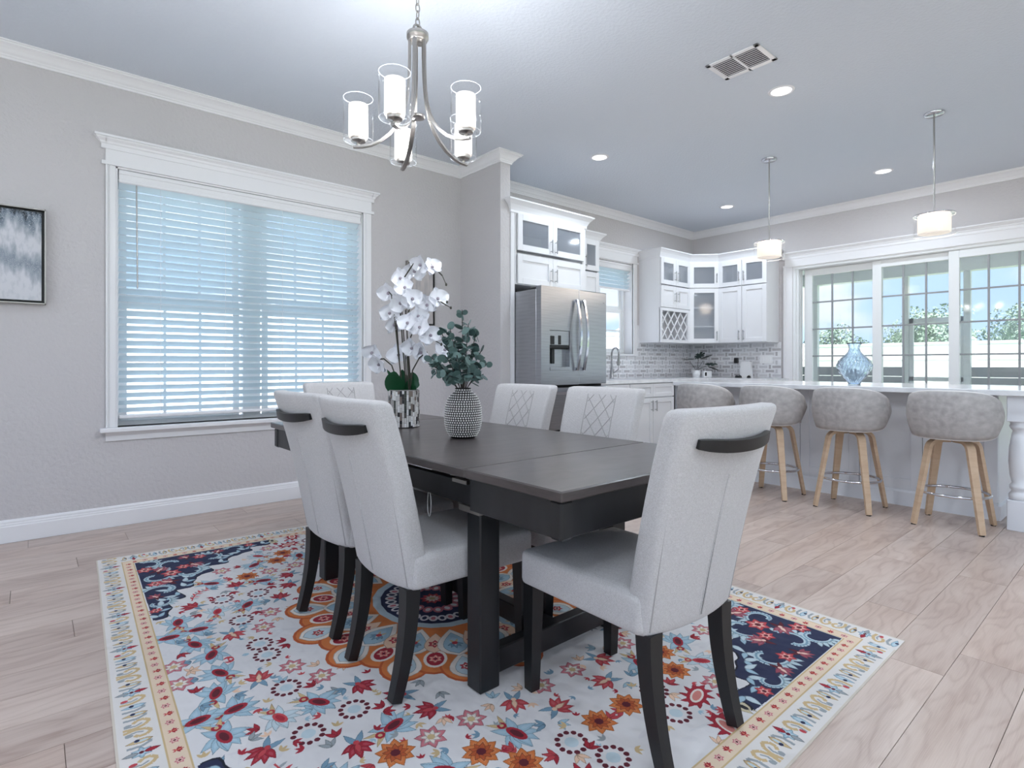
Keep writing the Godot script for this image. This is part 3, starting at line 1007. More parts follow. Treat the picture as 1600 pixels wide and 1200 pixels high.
func build_kitchen() -> void:
	# --- tall surround with cabinets over the refrigerator
	var F := -3.98
	var c := unit("refrigerator_cabinet", "white cabinet with glass doors built over the steel refrigerator", Vector3(3.92, 0, F), 0.0)
	var dep := F - WALL_Z - 0.002
	# side panels down to the floor, carcass, face filler
	part("side_panel", G.new().bx(-0.518, -0.47, 0, 2.53, -dep, 0.0, 0.002), M.cabinet, c)
	part("side_panel", G.new().bx(0.485, 0.515, 0, 2.53, -dep, 0.0, 0.002), M.cabinet, c)
	carcass(c, -0.468, 0.483, 1.85, 2.53, dep, [2.15])
	for s in [-1, 1]:
		var xx: float = -0.2225 + 0.006 if s < 0 else 0.245
		door(c, xx, 2.345, 0.462, 0.35, true, -s * 0.198, -0.09)
		door(c, xx, 1.997, 0.462, 0.285, false, -s * 0.198, -0.03)
	part("cornice", G.new().mould(CROWN, [Vector2(-0.518, -dep), Vector2(-0.518, 0.0), Vector2(0.515, 0.0), Vector2(0.515, -dep)], 2.53), M.cabinet, c)
	part("top_board", G.new().bx(-0.518, 0.515, 2.53, 2.54, -dep, 0.0), M.cabinet, c)
	fridge()
	# --- narrow wall cabinet between refrigerator and window
	var n := unit("wall_cabinet", "narrow white wall cabinet between refrigerator cabinet and kitchen window", Vector3(4.725, 0, -4.29), 0.0)
	carcass(n, -0.28, 0.275, 1.39, 2.53, 0.328, [1.78, 2.15])
	for s in [-1, 1]:
		door(n, s * 0.137 - 0.002, 2.345, 0.272, 0.355, true, -s * 0.108, -0.08)
		door(n, s * 0.137 - 0.002, 1.775, 0.272, 0.755, false, -s * 0.108, -0.28)
	part("cornice", G.new().mould(CROWN, [Vector2(-0.28, 0.0), Vector2(0.275, 0.0), Vector2(0.275, -0.33)], 2.50), M.cabinet, n)
	# --- corner group: wine rack unit, diagonal unit, tall two-door unit
	var a := unit("wine_rack_cabinet", "white wall cabinet with diamond wine rack beside kitchen window", Vector3(6.565, 0, -4.29), 0.0)
	var hw := 0.345
	part("body", G.new().bx(-hw, -hw + 0.018, 1.385, 2.50, -0.328, 0).bx(hw - 0.018, hw, 1.385, 2.50, -0.328, 0).bx(-hw + 0.018, hw - 0.018, 2.482, 2.50, -0.318, 0).bx(-hw + 0.018, hw - 0.018, 1.385, 1.403, -0.318, 0).bx(-hw + 0.018, hw - 0.018, 1.385, 2.50, -0.328, -0.318).bx(-hw + 0.018, hw - 0.018, 1.83, 1.848, -0.318, 0).bx(-hw + 0.018, hw - 0.018, 2.13, 2.145, -0.318, -0.02), M.cabinet, a)
	for s in [-1, 1]:
		door(a, s * hw / 2, 2.32, hw, 0.345, true, -s * 0.135, -0.05)
		door(a, s * hw / 2, 1.99, hw, 0.29, false, -s * 0.135, 0.0)
	var rf := G.new()
	rf.bx(-hw, -hw + 0.03, 1.385, 1.84, -0.01, 0.02, 0.002).bx(hw - 0.06, hw, 1.385, 1.84, -0.01, 0.02, 0.002).bx(-hw + 0.03, hw - 0.06, 1.80, 1.84, -0.01, 0.02, 0.002).bx(-hw + 0.03, hw - 0.06, 1.385, 1.425, -0.01, 0.02, 0.002)
	part("rack_frame", rf, M.cabinet, a)
	var x0 := -hw + 0.03
	var x1 := hw - 0.06
	var y0 := 1.425
	var y1 := 1.80
	var stepx := (x1 - x0) / 4.0
	var slope := (y1 - y0) / (2.0 * stepx)
	for dir in [-1, 1]:
		for k in range(-2, 5):
			# slat line x = xs + dir * (y - y0) / slope, cut to the opening
			var xs := x0 + k * stepx if dir > 0 else x1 - k * stepx
			var pts := []
			for yy in [y0, y1]:
				pts.append(Vector2(xs + dir * (yy - y0) / slope, yy))
			var p: Vector2 = pts[0]
			var q: Vector2 = pts[1]
			for lim in [x0, x1]:
				if (p.x - lim) * (q.x - lim) < 0:
					var m := p.lerp(q, (lim - p.x) / (q.x - p.x))
					if (lim == x0) == (p.x < lim):
						p = m
					else:
						q = m
			if p.x < x0 - 0.001 or p.x > x1 + 0.001 or q.x < x0 - 0.001 or q.x > x1 + 0.001 or p.distance_to(q) < 0.03:
				continue
			var zo := 0.002 if dir > 0 else -0.010
			part("lattice_slat", G.new().bar([Vector3(p.x, p.y, zo), Vector3(q.x, q.y, zo)], 0.011, 0.016, Vector3(0, 0, 1), false), M.cabinet, a)
	var dg := unit("corner_cabinet", "diagonal white corner cabinet with tall glass door and two shelves", Vector3(7.05, 0, -4.15), deg_to_rad(-45.0))
	var W := 0.396
	var lid := [Vector2(-W / 2, 0), Vector2(W / 2, 0), Vector2(W / 2 + 0.23, 0.23), Vector2(0.0, 0.62), Vector2(-W / 2 - 0.23, 0.23)]
	var up := Basis(Vector3(1, 0, 0), Vector3(0, 0, -1), Vector3(0, 1, 0))
	part("bottom_panel", G.new().prism(lid, 1.385, 1.40, Transform3D(up, Vector3.ZERO)), M.cabinet, dg)
	part("top_panel", G.new().prism(lid, 2.485, 2.50, Transform3D(up, Vector3.ZERO)), M.cabinet, dg)
	part("divider", G.new().bx(-W / 2, W / 2, 2.135, 2.15, -0.3, 0.0), M.cabinet, dg)
	for yy in [1.62, 1.88]:
		part("shelf", G.new().bx(-W / 2, W / 2, yy - 0.009, yy + 0.009, -0.3, -0.02), M.cabinet, dg)
	part("back_panel", G.new().bx(-W / 2 - 0.1, W / 2 + 0.1, 1.40, 2.485, -0.33, -0.31), M.cabinet, dg)
	door(dg, 0.0, 2.32, W, 0.345, true, 0.165, -0.04)
	door(dg, 0.0, 1.765, W, 0.75, true, 0.165, -0.28)
	var b := unit("wall_cabinet", "white wall cabinet with two tall solid doors beside the sliding doors", Vector3(7.19, 0, -3.668), deg_to_rad(-90.0))
	carcass(b, -0.335, 0.335, 1.385, 2.50, 0.328, [2.14])
	for s in [-1, 1]:
		door(b, s * 0.1675, 2.32, 0.333, 0.345, true, -s * 0.135, -0.05)
		door(b, s * 0.1675, 1.765, 0.333, 0.75, false, -s * 0.135, -0.28)
	var cr := G.new().mould(CROWN, [Vector2(6.22, WALL_Z), Vector2(6.22, -4.29), Vector2(6.91, -4.29), Vector2(7.19, -4.01), Vector2(7.19, -3.333), Vector2(WALL_X, -3.333)], 2.50)
	tag(inst("cabinet_cornice", cr.done(), M.cabinet), "white crown running along the top of the corner wall cabinets", "moulding")
	base_units()
	backsplash()
	counter_things()

func fridge() -> void:
	var f := thing("refrigerator", "stainless steel french door refrigerator with water dispenser", "refrigerator", Vector3(3.90, 0, -3.62))
	part("body", G.new().bx(-0.445, 0.44, 0.03, 1.775, -0.95, -0.075, 0.004), M.steel, f)
	part("hinge_cover", G.new().bx(-0.42, -0.30, 1.775, 1.80, -0.2, -0.05, 0.006), M.black, f)
	part("gasket", G.new().bx(-0.44, 0.44, 0.06, 1.80, -0.078, -0.066), M.rubber, f)
	var yb := 0.905
	var yt := 1.80
	# left door is built round the dispenser opening
	var xl := -0.452
	var e0 := 1.04
	var e1 := 1.405
	var xm := 0.037
	var d0 := -0.345
	var d1 := -0.085
	var g := G.new()
	g.bx(xl, d0, yb, yt, -0.065, 0.0).bx(d1, xm, yb, yt, -0.065, 0.0).bx(d0, d1, e1, yt, -0.065, 0.0).bx(d0, d1, yb, e0, -0.065, 0.0)
	var ld := part("door", g, M.steel, f)
	part("dispenser_recess", G.new().bx(d0, d1, e0, e1, -0.062, -0.052).bx(d0, d1, e0, e0 + 0.03, -0.055, 0.006, 0.003), M.steel, ld)
	part("dispenser_panel", G.new().bx(d0 + 0.003, d1 - 0.003, 1.27, e1 - 0.002, -0.055, -0.004, 0.003), M.steel, ld)
	part("dispenser_spout", G.new().bx(d0 + 0.01, d1 - 0.01, 1.235, 1.275, -0.055, 0.004, 0.01).bx(-0.235, -0.195, 1.275, 1.36, -0.02, -0.001, 0.004).bx(d0 + 0.004, d0 + 0.07, 1.27, 1.36, -0.02, -0.001, 0.01), M.black, ld)
	part("dispenser_paddle", G.new().bx(d0 + 0.055, d0 + 0.095, 1.10, 1.235, -0.05, -0.03, 0.004).bx(d0 + 0.004, d0 + 0.022, 1.10, 1.235, -0.05, -0.03, 0.004), M.black, ld)
	var rd := part("door", G.new().bx(0.043, 0.445, yb, yt, -0.065, 0.0, 0.006), M.steel, f)
	var lg := G.new()
	for i in 9:
		lg.tube([Vector3(0.385 + i * 0.004, 1.70 + 0.007 * sin(i * 1.4), 0.001), Vector3(0.389 + i * 0.004, 1.70 + 0.007 * sin((i + 1) * 1.4), 0.001)], 0.0016, 5)
	part("emblem", lg, M.chrome, rd)
	# bowed handles
	for s in [[-0.005, ld], [0.088, rd]]:
		var pts := []
		for i in 13:
			var u := i / 12.0
			pts.append(Vector3(s[0], lerpf(1.04, 1.70, u), 0.022 + 0.05 * sin(u * PI)))
		var hg := G.new().bar(pts, 0.026, 0.016, Vector3(1, 0, 0))
		hg.box(Vector3(s[0], 1.05, 0.014), Vector3(0.026, 0.03, 0.03), 0.003).box(Vector3(s[0], 1.69, 0.014), Vector3(0.026, 0.03, 0.03), 0.003)
		part("handle", hg, M.chrome, s[1])
	# freezer drawers
	for k in 2:
		var dr := part("drawer", G.new().bx(xl, 0.445, 0.08 + 0.41 * k, 0.47 + 0.41 * k, -0.065, 0.0, 0.006), M.steel, f)
		var hp := []
		for i in 9:
			hp.append(Vector3(lerpf(-0.38, 0.38, i / 8.0), 0.42 + 0.41 * k, 0.03 + 0.02 * sin(i / 8.0 * PI)))
		part("handle", G.new().bar(hp, 0.026, 0.016, Vector3(0, 1, 0)).box(Vector3(-0.37, 0.42 + 0.41 * k, 0.016), Vector3(0.03, 0.026, 0.034), 0.003).box(Vector3(0.37, 0.42 + 0.41 * k, 0.016), Vector3(0.03, 0.026, 0.034), 0.003), M.chrome, dr)

func base_units() -> void:
	var z := -4.02
	var dep := 0.598
	var a := unit("base_cabinet", "white base cabinet with drawer between refrigerator and sink cabinet", Vector3(4.87, 0, z), 0.0)
	part("body", G.new().bx(-0.345, 0.345, 0.1, 0.875, -dep, 0.0).bx(-0.345, 0.345, 0, 0.1, -dep, -0.06), M.cabinet, a)
	door(a, 0, 0.785, 0.68, 0.165, false, 0.0, 0.0, null, 0.045)
	for s in [-1, 1]:
		door(a, s * 0.17, 0.40, 0.34, 0.59, false, -s * 0.13, 0.2)
	var b := unit("sink_cabinet", "white sink base cabinet with two doors below kitchen window", Vector3(5.66, 0, z), 0.0)
	part("body", G.new().bx(-0.44, 0.44, 0.1, 0.875, -dep, 0.0).bx(-0.44, 0.44, 0, 0.1, -dep, -0.06), M.cabinet, b)
	for s in [-1, 1]:
		door(b, s * 0.22, 0.785, 0.44, 0.165, false, 0.0, 0.0, null, 0.045)
		door(b, s * 0.22, 0.40, 0.44, 0.59, false, -s * 0.18, 0.2)
	var d := thing("dishwasher", "stainless dishwasher with black edges beside the sink cabinet", "dishwasher", Vector3(6.40, 0, z))
	part("tub", G.new().bx(-0.295, 0.295, 0.1, 0.872, -0.57, 0.0), M.black, d)
	var dd := part("door", G.new().bx(-0.285, 0.295, 0.11, 0.85, 0.0, 0.03, 0.004), M.steel, d)
	part("handle", G.new().tube([Vector3(-0.22, 0.80, 0.07), Vector3(0.22, 0.80, 0.07)], 0.009, 8).tube([Vector3(-0.2, 0.80, 0.03), Vector3(-0.2, 0.80, 0.07)], 0.007, 6).tube([Vector3(0.2, 0.80, 0.03), Vector3(0.2, 0.80, 0.07)], 0.007, 6), M.chrome, dd)
	var e := unit("base_cabinet", "white corner base cabinet right of the dishwasher", Vector3(7.10, 0, z), 0.0)
	part("body", G.new().bx(-0.395, 0.41, 0.1, 0.875, -dep, 0.0).bx(-0.395, 0.41, 0, 0.1, -dep, -0.06), M.cabinet, e)
	var h := unit("base_cabinet", "white base cabinet under the tall wall cabinet near sliding doors", Vector3(6.92, 0, -3.62), deg_to_rad(-90.0))
	part("body", G.new().bx(-0.39, 0.385, 0.1, 0.875, -dep, 0.0).bx(-0.39, 0.385, 0, 0.1, -dep, -0.06), M.cabinet, h)
	for s in [-1, 1]:
		door(h, s * 0.19, 0.785, 0.38, 0.165, false, 0.0, 0.0, null, 0.045)
		door(h, s * 0.19, 0.40, 0.38, 0.59, false, -s * 0.15, 0.2)
	# L-shaped worktop
	var w := G.new().prism([Vector2(4.525, 4.611), Vector2(4.525, 3.985), Vector2(6.885, 3.985), Vector2(6.885, 3.20), Vector2(7.511, 3.20), Vector2(7.511, 4.611)], 0.876, 0.915, Transform3D(Basis(Vector3(1, 0, 0), Vector3(0, 0, -1), Vector3(0, 1, 0)), Vector3.ZERO))
	tag(inst("worktop", w.done(), M.quartz), "white quartz worktop along the window wall of the kitchen", "countertop")
	# pull-down tap
	var t := thing("kitchen_faucet", "tall gooseneck pull-down faucet in front of kitchen window", "faucet", Vector3(5.50, 0.915, -4.50), -0.35)
	part("base", G.new().lathe([Vector2(0, 0), Vector2(0.029, 0), Vector2(0.029, 0.008), Vector2(0.024, 0.012), Vector2(0.022, 0.09), Vector2(0.014, 0.17), Vector2(0.012, 0.25)], 16), M.handle, t)
	var pts := []
	for i in 15:
		var an := PI - i / 14.0 * PI * 1.08
		pts.append(Vector3(0, 0.30 + 0.085 * sin(an), 0.085 + 0.085 * cos(an)))
	pts.push_front(Vector3(0, 0.24, 0))
	part("spout", G.new().tube(pts, 0.0115, 10), M.handle, t)
	var e2: Vector3 = pts[pts.size() - 1]
	part("spray_head", G.new().tube([e2, e2 + Vector3(0, -0.03, -0.004), e2 + Vector3(0, -0.11, -0.010)], [0.012, 0.015, 0.018], 10), M.handle, t)
	part("lever", G.new().tube([Vector3(0.015, 0.075, 0), Vector3(0.05, 0.085, 0), Vector3(0.10, 0.12, 0)], [0.011, 0.009, 0.006], 8), M.handle, t)

func backsplash() -> void:
	# white ground with small grey marble tiles in a basket weave
	var w := struct("wall_tiling", G.new().bx(4.53, WALL_X - 0.009, 0.9165, 1.22, WALL_Z, WALL_Z + 0.008).bx(6.165, WALL_X - 0.002, 1.22, 1.39, WALL_Z, WALL_Z + 0.008).bx(6.165, 6.218, 1.39, 1.62, WALL_Z, WALL_Z + 0.008), M.quartz)
	var wr := struct("wall_tiling_right", G.new().bx(WALL_X - 0.008, WALL_X, 0.9165, 1.39, WALL_Z + 0.008, -3.30), M.quartz)
	var tones := []
	for c in [rgb(190, 190, 194), rgb(204, 203, 207), rgb(182, 179, 182), rgb(214, 213, 216)]:
		tones.append(mat(c, 0.25))
	var long := G.new().box(Vector3.ZERO, Vector3(0.112, 0.031, 0.006), 0.0012).done()
	var small := G.new().box(Vector3.ZERO, Vector3(0.027, 0.052, 0.006), 0.0012).done()
	var r := RandomNumberGenerator.new()
	r.seed = 19
	var P := 0.177
	for wall in 2:
		var u0 := 4.62 if wall == 0 else -4.60
		var u1 := 7.46 if wall == 0 else -3.34
		for row in 9:
			var y := 0.948 + row * 0.0575
			if y > 1.37:
				continue
			var u := u0 + (0.0 if row % 2 == 0 else P / 2)
			while u < u1:
				for k in 2:
					var uu := u if k == 0 else u + P / 2
					if uu > u1 or (wall == 0 and y > 1.18 and uu < 6.21):
						continue
					if wall == 0 and uu < 5.0:
						continue
					var o := inst("tile", long if k == 0 else small, tones[r.randi() % 4], w if wall == 0 else wr)
					if wall == 0:
						o.position = Vector3(uu, y, WALL_Z + 0.0085)
					else:
						o.transform = Transform3D(Basis(Vector3.UP, -PI / 2), Vector3(WALL_X - 0.0085, y, uu))
				u += P

func counter_things() -> void:
	# small leafy plant in the worktop corner
	var p := thing("monstera_plant", "small dark monstera plant in white pot in worktop corner", "plant", Vector3(7.14, 0.915, -4.32))
	part("pot", G.new().lathe([Vector2(0, 0), Vector2(0.05, 0), Vector2(0.06, 0.10), Vector2(0.054, 0.10), Vector2(0.05, 0.07), Vector2(0, 0.07)], 20), M.white_plastic, p)
	var dirs := [[Vector3(-0.75, 0.55, 0.1), 0.30], [Vector3(0.5, 0.75, 0.2), 0.26], [Vector3(0.85, 0.22, 0.35), 0.27], [Vector3(-0.2, 0.9, 0.3), 0.24], [Vector3(0.2, 0.5, 0.8), 0.22]]
	for d in dirs:
		var dd: Vector3 = d[0].normalized()
		var tip: Vector3 = Vector3(0, 0.07, 0) + dd * d[1]
		part("stem", G.new().tube([Vector3(0, 0.06, 0), Vector3(dd.x * 0.05, 0.12, dd.z * 0.05), tip * 0.75 + Vector3(0, 0.02, 0)], 0.003, 5), M.monstera, p)
		var out := []
		for i in 40:
			var an := TAU * i / 40.0
			var rr := 0.075 * (1.0 - 0.25 * cos(an)) * (1.0 if i % 5 != 2 else 0.55)
			out.append(Vector2(sin(an) * rr * 0.9, -cos(an) * rr * 1.15))
		var side := dd.cross(Vector3.UP).normalized()
		var lb := Basis(side, dd, side.cross(dd)).rotated(dd, rng.randf_range(-0.4, 0.4)).rotated(side, -0.6)
		part("leaf", G.new().prism(out, -0.001, 0.001, Transform3D(lb, tip)), M.monstera, p)
	var k := thing("countertop_speaker", "small white box with dark face beside the monstera plant", "speaker", Vector3(7.20, 0.915, -4.19), -0.5)
	part("body", G.new().box(Vector3(0, 0.045, 0), Vector3(0.12, 0.09, 0.06), 0.008), M.white_plastic, k)
	part("screen", G.new().box(Vector3(-0.035, 0.045, 0.031), Vector3(0.028, 0.05, 0.003), 0.001), M.black, k)
	var r := thing("wifi_router", "upright white wifi router leaning by the grey tile wall", "router", Vector3(7.40, 0.915, -3.72), deg_to_rad(-90.0))
	part("body", G.new().prism([Vector2(-0.085, 0.0), Vector2(0.085, 0.0), Vector2(0.068, 0.21), Vector2(0.06, 0.218), Vector2(-0.06, 0.218), Vector2(-0.068, 0.21)], -0.02, 0.02), M.white_plastic, r)
	for s in [-0.12, -0.075, 0.05]:
		part("foot", G.new().lathe([Vector2(0, 0), Vector2(0.026, 0), Vector2(0.022, 0.02), Vector2(0, 0.035)], 12, Vector3(s, 0, 0.03)), M.black, r)
	var c := thing("power_adapter", "black plug with thin cable on the grey tile wall", "charger", Vector3(WALL_X - 0.012, 1.15, -3.905))
	part("plug", G.new().box(Vector3(-0.03, 0, 0), Vector3(0.045, 0.075, 0.05), 0.006), M.black, c)
	part("cable", G.new().tube([Vector3(-0.03, -0.035, 0), Vector3(-0.035, -0.10, 0.01), Vector3(-0.04, -0.16, -0.03), Vector3(-0.05, -0.20, -0.04), Vector3(-0.06, -0.225, 0.02)], 0.003, 5), M.white_plastic, c)
	var o := thing("wall_switch", "white switch plate on the tiled wall near the sliding doors", "switch", Vector3(WALL_X - 0.012, 1.165, -3.50))
	part("plate", G.new().box(Vector3.ZERO, Vector3(0.006, 0.115, 0.17), 0.002), M.white_plastic, o)
	for s in [-0.046, 0.0, 0.046]:
		part("rocker", G.new().box(Vector3(-0.004, 0, s), Vector3(0.006, 0.066, 0.032), 0.002), M.white_plastic, o)

# ---------------------------------------------------------------- island
func build_island() -> void:
	var t := thing("kitchen_island", "pale panelled island base with turned corner post behind the stools", "island", Vector3(5.15, 0, 0))
	var z0 := -3.06
	var z1 := -0.763
	part("body", G.new().bx(0.012, 0.75, 0, 0.885, z0, z1), M.island, t)
	# framed panels on the stool side
	var zs := [-3.06, -2.55, -2.096, -1.631, -1.202, -0.763]
	for i in 5:
		var a: float = zs[i] + 0.002
		var b: float = zs[i + 1] - 0.002
		var g := G.new()
		g.bx(-0.008, 0.014, 0.12, 0.885, a, a + 0.075, 0.0015).bx(-0.008, 0.014, 0.12, 0.885, b - 0.075, b, 0.0015)
		g.bx(-0.008, 0.014, 0.795, 0.885, a + 0.075, b - 0.075, 0.0015).bx(-0.008, 0.014, 0.12, 0.205, a + 0.075, b - 0.075, 0.0015)
		g.bx(0.004, 0.014, 0.2, 0.8, a + 0.07, b - 0.07)
		part("panel", g, M.island, t)
	part("plinth", G.new().mould([Vector2(0.0, 0.0), Vector2(0.022, 0.0), Vector2(0.022, 0.105), Vector2(0.012, 0.121), Vector2(0, 0.121)], [Vector2(-0.006, z0), Vector2(-0.006, z1)], 0.0).bx(-0.026, 0.76, 0, 0.10, z1 - 0.002, z1 + 0.018, 0.002), M.island, t)
	# turned post under the overhang
	var q := Vector3(-0.20, 0, -0.62)
	var pg := G.new()
	pg.box(q + Vector3(0, 0.10, 0), Vector3(0.125, 0.20, 0.125), 0.004)
	pg.box(q + Vector3(0, 0.80, 0), Vector3(0.125, 0.17, 0.125), 0.004)
	pg.lathe([Vector2(0.055, 0.20), Vector2(0.062, 0.21), Vector2(0.062, 0.235), Vector2(0.050, 0.25), Vector2(0.046, 0.262), Vector2(0.058, 0.275), Vector2(0.058, 0.295), Vector2(0.045, 0.31), Vector2(0.056, 0.36), Vector2(0.063, 0.45), Vector2(0.060, 0.54), Vector2(0.048, 0.62), Vector2(0.041, 0.655), Vector2(0.052, 0.67), Vector2(0.058, 0.685), Vector2(0.052, 0.70), Vector2(0.058, 0.715)], 28, q)
	part("post", pg, M.island, t)
	var pb := G.new().bx(-0.14, 0.0, 0.80, 0.885, -0.665, -0.575, 0.003)
	part("bracket", pb, M.island, t)
	tag(inst("island_countertop", G.new().bx(4.84, 5.98, 0.886, 0.925, -3.19, -0.42, 0.004).done(), M.quartz), "long white quartz island countertop above the four stools", "countertop")

# ---------------------------------------------------------------- rug
class Painter:
	var im: Image
	var sx: float
	var sy: float
	var rg := RandomNumberGenerator.new()
	func _init(w: int, h: int, bg: Color) -> void:
		im = Image.create(w, h, false, Image.FORMAT_RGB8)
		im.fill(bg)
		rg.seed = 3
	# fill a polygon given in pixels
	func poly(p: PackedVector2Array, c: Color) -> void:
		var y0 := 1e9
		var y1 := -1e9
		for q in p:
			y0 = minf(y0, q.y)
			y1 = maxf(y1, q.y)
		for y in range(maxi(0, int(y0)), mini(im.get_height() - 1, int(y1) + 1) + 1):
			var xs := []
			var yy := y + 0.5
			for i in p.size():
				var a := p[i]
				var b := p[(i + 1) % p.size()]
				if (a.y <= yy) != (b.y <= yy):
					xs.append(a.x + (yy - a.y) / (b.y - a.y) * (b.x - a.x))
			xs.sort()
			for k in range(0, xs.size() - 1, 2):
				var xa := int(round(xs[k]))
				var w := int(round(xs[k + 1])) - xa
				if w > 0:
					im.fill_rect(Rect2i(xa, y, w, 1), c)
	var flip := Vector2.ONE
	var org := Vector2.ZERO
	var at := Vector2.ZERO
	var ang := 0.0
	var sc := 1.0
	func T(q: Vector2) -> Vector2:
		return org + flip * (at + q.rotated(ang) * sc)
	func shape(pts: Array, c: Color) -> void:
		var o := PackedVector2Array()
		for q in pts:
			o.append(T(q))
		poly(o, c)
	func disc(c0: Vector2, rx: float, ry: float, rot: float, c: Color) -> void:
		var o := []
		for i in 20:
			o.append(c0 + Vector2(cos(TAU * i / 20) * rx, sin(TAU * i / 20) * ry).rotated(rot))
		shape(o, c)
	# pointed petal from a root along a direction
	func petal(root: Vector2, dir: float, l: float, w: float, c: Color, curl := 0.0) -> void:
		var o := []
		for i in 9:
			var u := i / 8.0
			o.append(root + Vector2(l * u, w * sin(PI * pow(u, 0.75)) * 0.5 + curl * u * u).rotated(dir))
		for i in range(8, -1, -1):
			var u := i / 8.0
			o.append(root + Vector2(l * u, -w * sin(PI * pow(u, 0.75)) * 0.5 + curl * u * u).rotated(dir))
		if w > 7.0:
			var mid := root + Vector2(l * 0.5, curl * 0.25).rotated(dir)
			var big := []
			for q in o:
				big.append(mid + (q - mid) * (1.0 + 2.6 / maxf(w, l * 0.5)))
			shape(big, c.darkened(0.28))
		shape(o, c)
		# watercolour streak down the petal
		if w > 12.0:
			var inn := []
			for q in o:
				var m2: Vector2 = root + Vector2(l * 0.6, curl * 0.36).rotated(dir)
				inn.append(m2 + (q - m2) * 0.45)
			shape(inn, c.lightened(0.13))
	func stroke(pts: Array, w: float, c: Color) -> void:
		for i in pts.size() - 1:
			var d: Vector2 = (pts[i + 1] - pts[i]).normalized().orthogonal() * w / 2
			shape([pts[i] + d, pts[i + 1] + d, pts[i + 1] - d, pts[i] - d], c)
	func rosette(n: int, r: float, c: Color, c2: Color, c3: Color) -> void:
		for i in n:
			petal(Vector2.ZERO, TAU * i / n, r, r * 0.62, c)
		for i in n:
			petal(Vector2.ZERO, TAU * i / n, r * 0.62, r * 0.3, c2)
		disc(Vector2.ZERO, r * 0.25, r * 0.25, 0, c3)
	func ring(n: int, r: float, rd: float, c: Color, c2: Color) -> void:
		for i in n:
			disc(Vector2(r, 0).rotated(TAU * i / n), rd, rd, 0, c)
		disc(Vector2.ZERO, r * 0.5, r * 0.5, 0, c2)
	func tulip(r: float, c: Color, c2: Color, leaf: Color) -> void:
		for a in [-1.1, -0.55, 0.0, 0.55, 1.1]:
			petal(Vector2.ZERO, a, r * (1.0 - 0.18 * absf(a)), r * 0.36, c)
		petal(Vector2.ZERO, 0.0, r * 0.6, r * 0.24, c2)
		petal(Vector2(-r * 0.05, 0), PI - 0.7, r * 0.8, r * 0.28, leaf, r * 0.15)
		petal(Vector2(-r * 0.05, 0), PI + 0.7, r * 0.8, r * 0.28, leaf, -r * 0.15)
		disc(Vector2(-r * 0.1, 0), r * 0.14, r * 0.14, 0, c2)
	func feather(r: float, c: Color, c2: Color) -> void:
		var pts := []
		for i in 9:
			var u := i / 8.0
			pts.append(Vector2((u - 0.5) * 2.0 * r, -r * 0.35 * sin(u * PI)))
		for i in range(1, 9):
			petal(pts[i], -0.9, r * 0.38, r * 0.13, c if i % 2 else c2)
			petal(pts[i], 1.2, r * 0.38, r * 0.13, c2 if i % 2 else c)
		stroke(pts, r * 0.07, c)
	func palmette(r: float, halo: Color, red: Color, dark: Color, gold: Color) -> void:
		for i in 7:
			var a := PI * 0.55 + i * PI * 0.15
			petal(Vector2(r * 0.1, 0), a, r * 1.0, r * 0.42, halo, r * 0.22 * (1 if i < 3 else -1))
		for s in [-1, 1]:
			petal(Vector2(r * 0.2, 0), s * 1.0, r * 0.8, r * 0.42, halo, -s * r * 0.3)
			petal(Vector2(r * 0.5, 0), s * 0.35, r * 0.85, r * 0.2, gold, s * r * 0.1)
		disc(Vector2(0, 0), r * 0.5, r * 0.26, 0, red)
		disc(Vector2(0, 0), r * 0.32, r * 0.15, 0, dark)
		disc(Vector2(r * 0.75, 0), r * 0.2, r * 0.2, 0, red)
		disc(Vector2(r * 0.75, 0), r * 0.09, r * 0.09, 0, gold)
	func spiky(r: float, c: Color, c2: Color, c3: Color) -> void:
		for i in 10:
			var a := TAU * i / 10
			petal(Vector2(cos(a) * r * 0.55, sin(a) * r * 0.28), a, r * 0.42, r * 0.2, c, r * 0.1)
		disc(Vector2.ZERO, r * 0.8, r * 0.42, 0, c)
		disc(Vector2.ZERO, r * 0.58, r * 0.27, 0, c3)
		disc(Vector2.ZERO, r * 0.42, r * 0.18, 0, c2)
	func pod(r: float, c: Color, dark: Color, tip: Color) -> void:
		petal(Vector2(-r * 0.7, 0), 0.35, r * 1.2, r * 0.5, c, -r * 0.3)
		petal(Vector2(-r * 0.7, 0), -0.35, r * 1.2, r * 0.5, c, r * 0.3)
		disc(Vector2(r * 0.05, 0), r * 0.22, r * 0.12, 0, dark)
		petal(Vector2(-r * 0.7, 0), PI, r * 0.5, r * 0.3, tip)
	func sprig(r: float, c: Color) -> void:
		for a in [-0.75, 0.0, 0.75]:
			petal(Vector2(-r * 0.5, 0), a, r * 1.5, r * 0.55, c)
	func swirl(r: float, c: Color, c2: Color) -> void:
		var pts := []
		for i in 15:
			var a := i / 14.0 * 4.2
			pts.append(Vector2(cos(a), sin(a)) * r * (1.0 - i / 19.0))
		stroke(pts, r * 0.3, c)
		stroke(pts, r * 0.1, c2)
		for i in 5:
			petal(pts[i], i * 0.3 + 0.1, r * 0.5, r * 0.24, c)

const IVORY := Color(0.850, 0.838, 0.840)

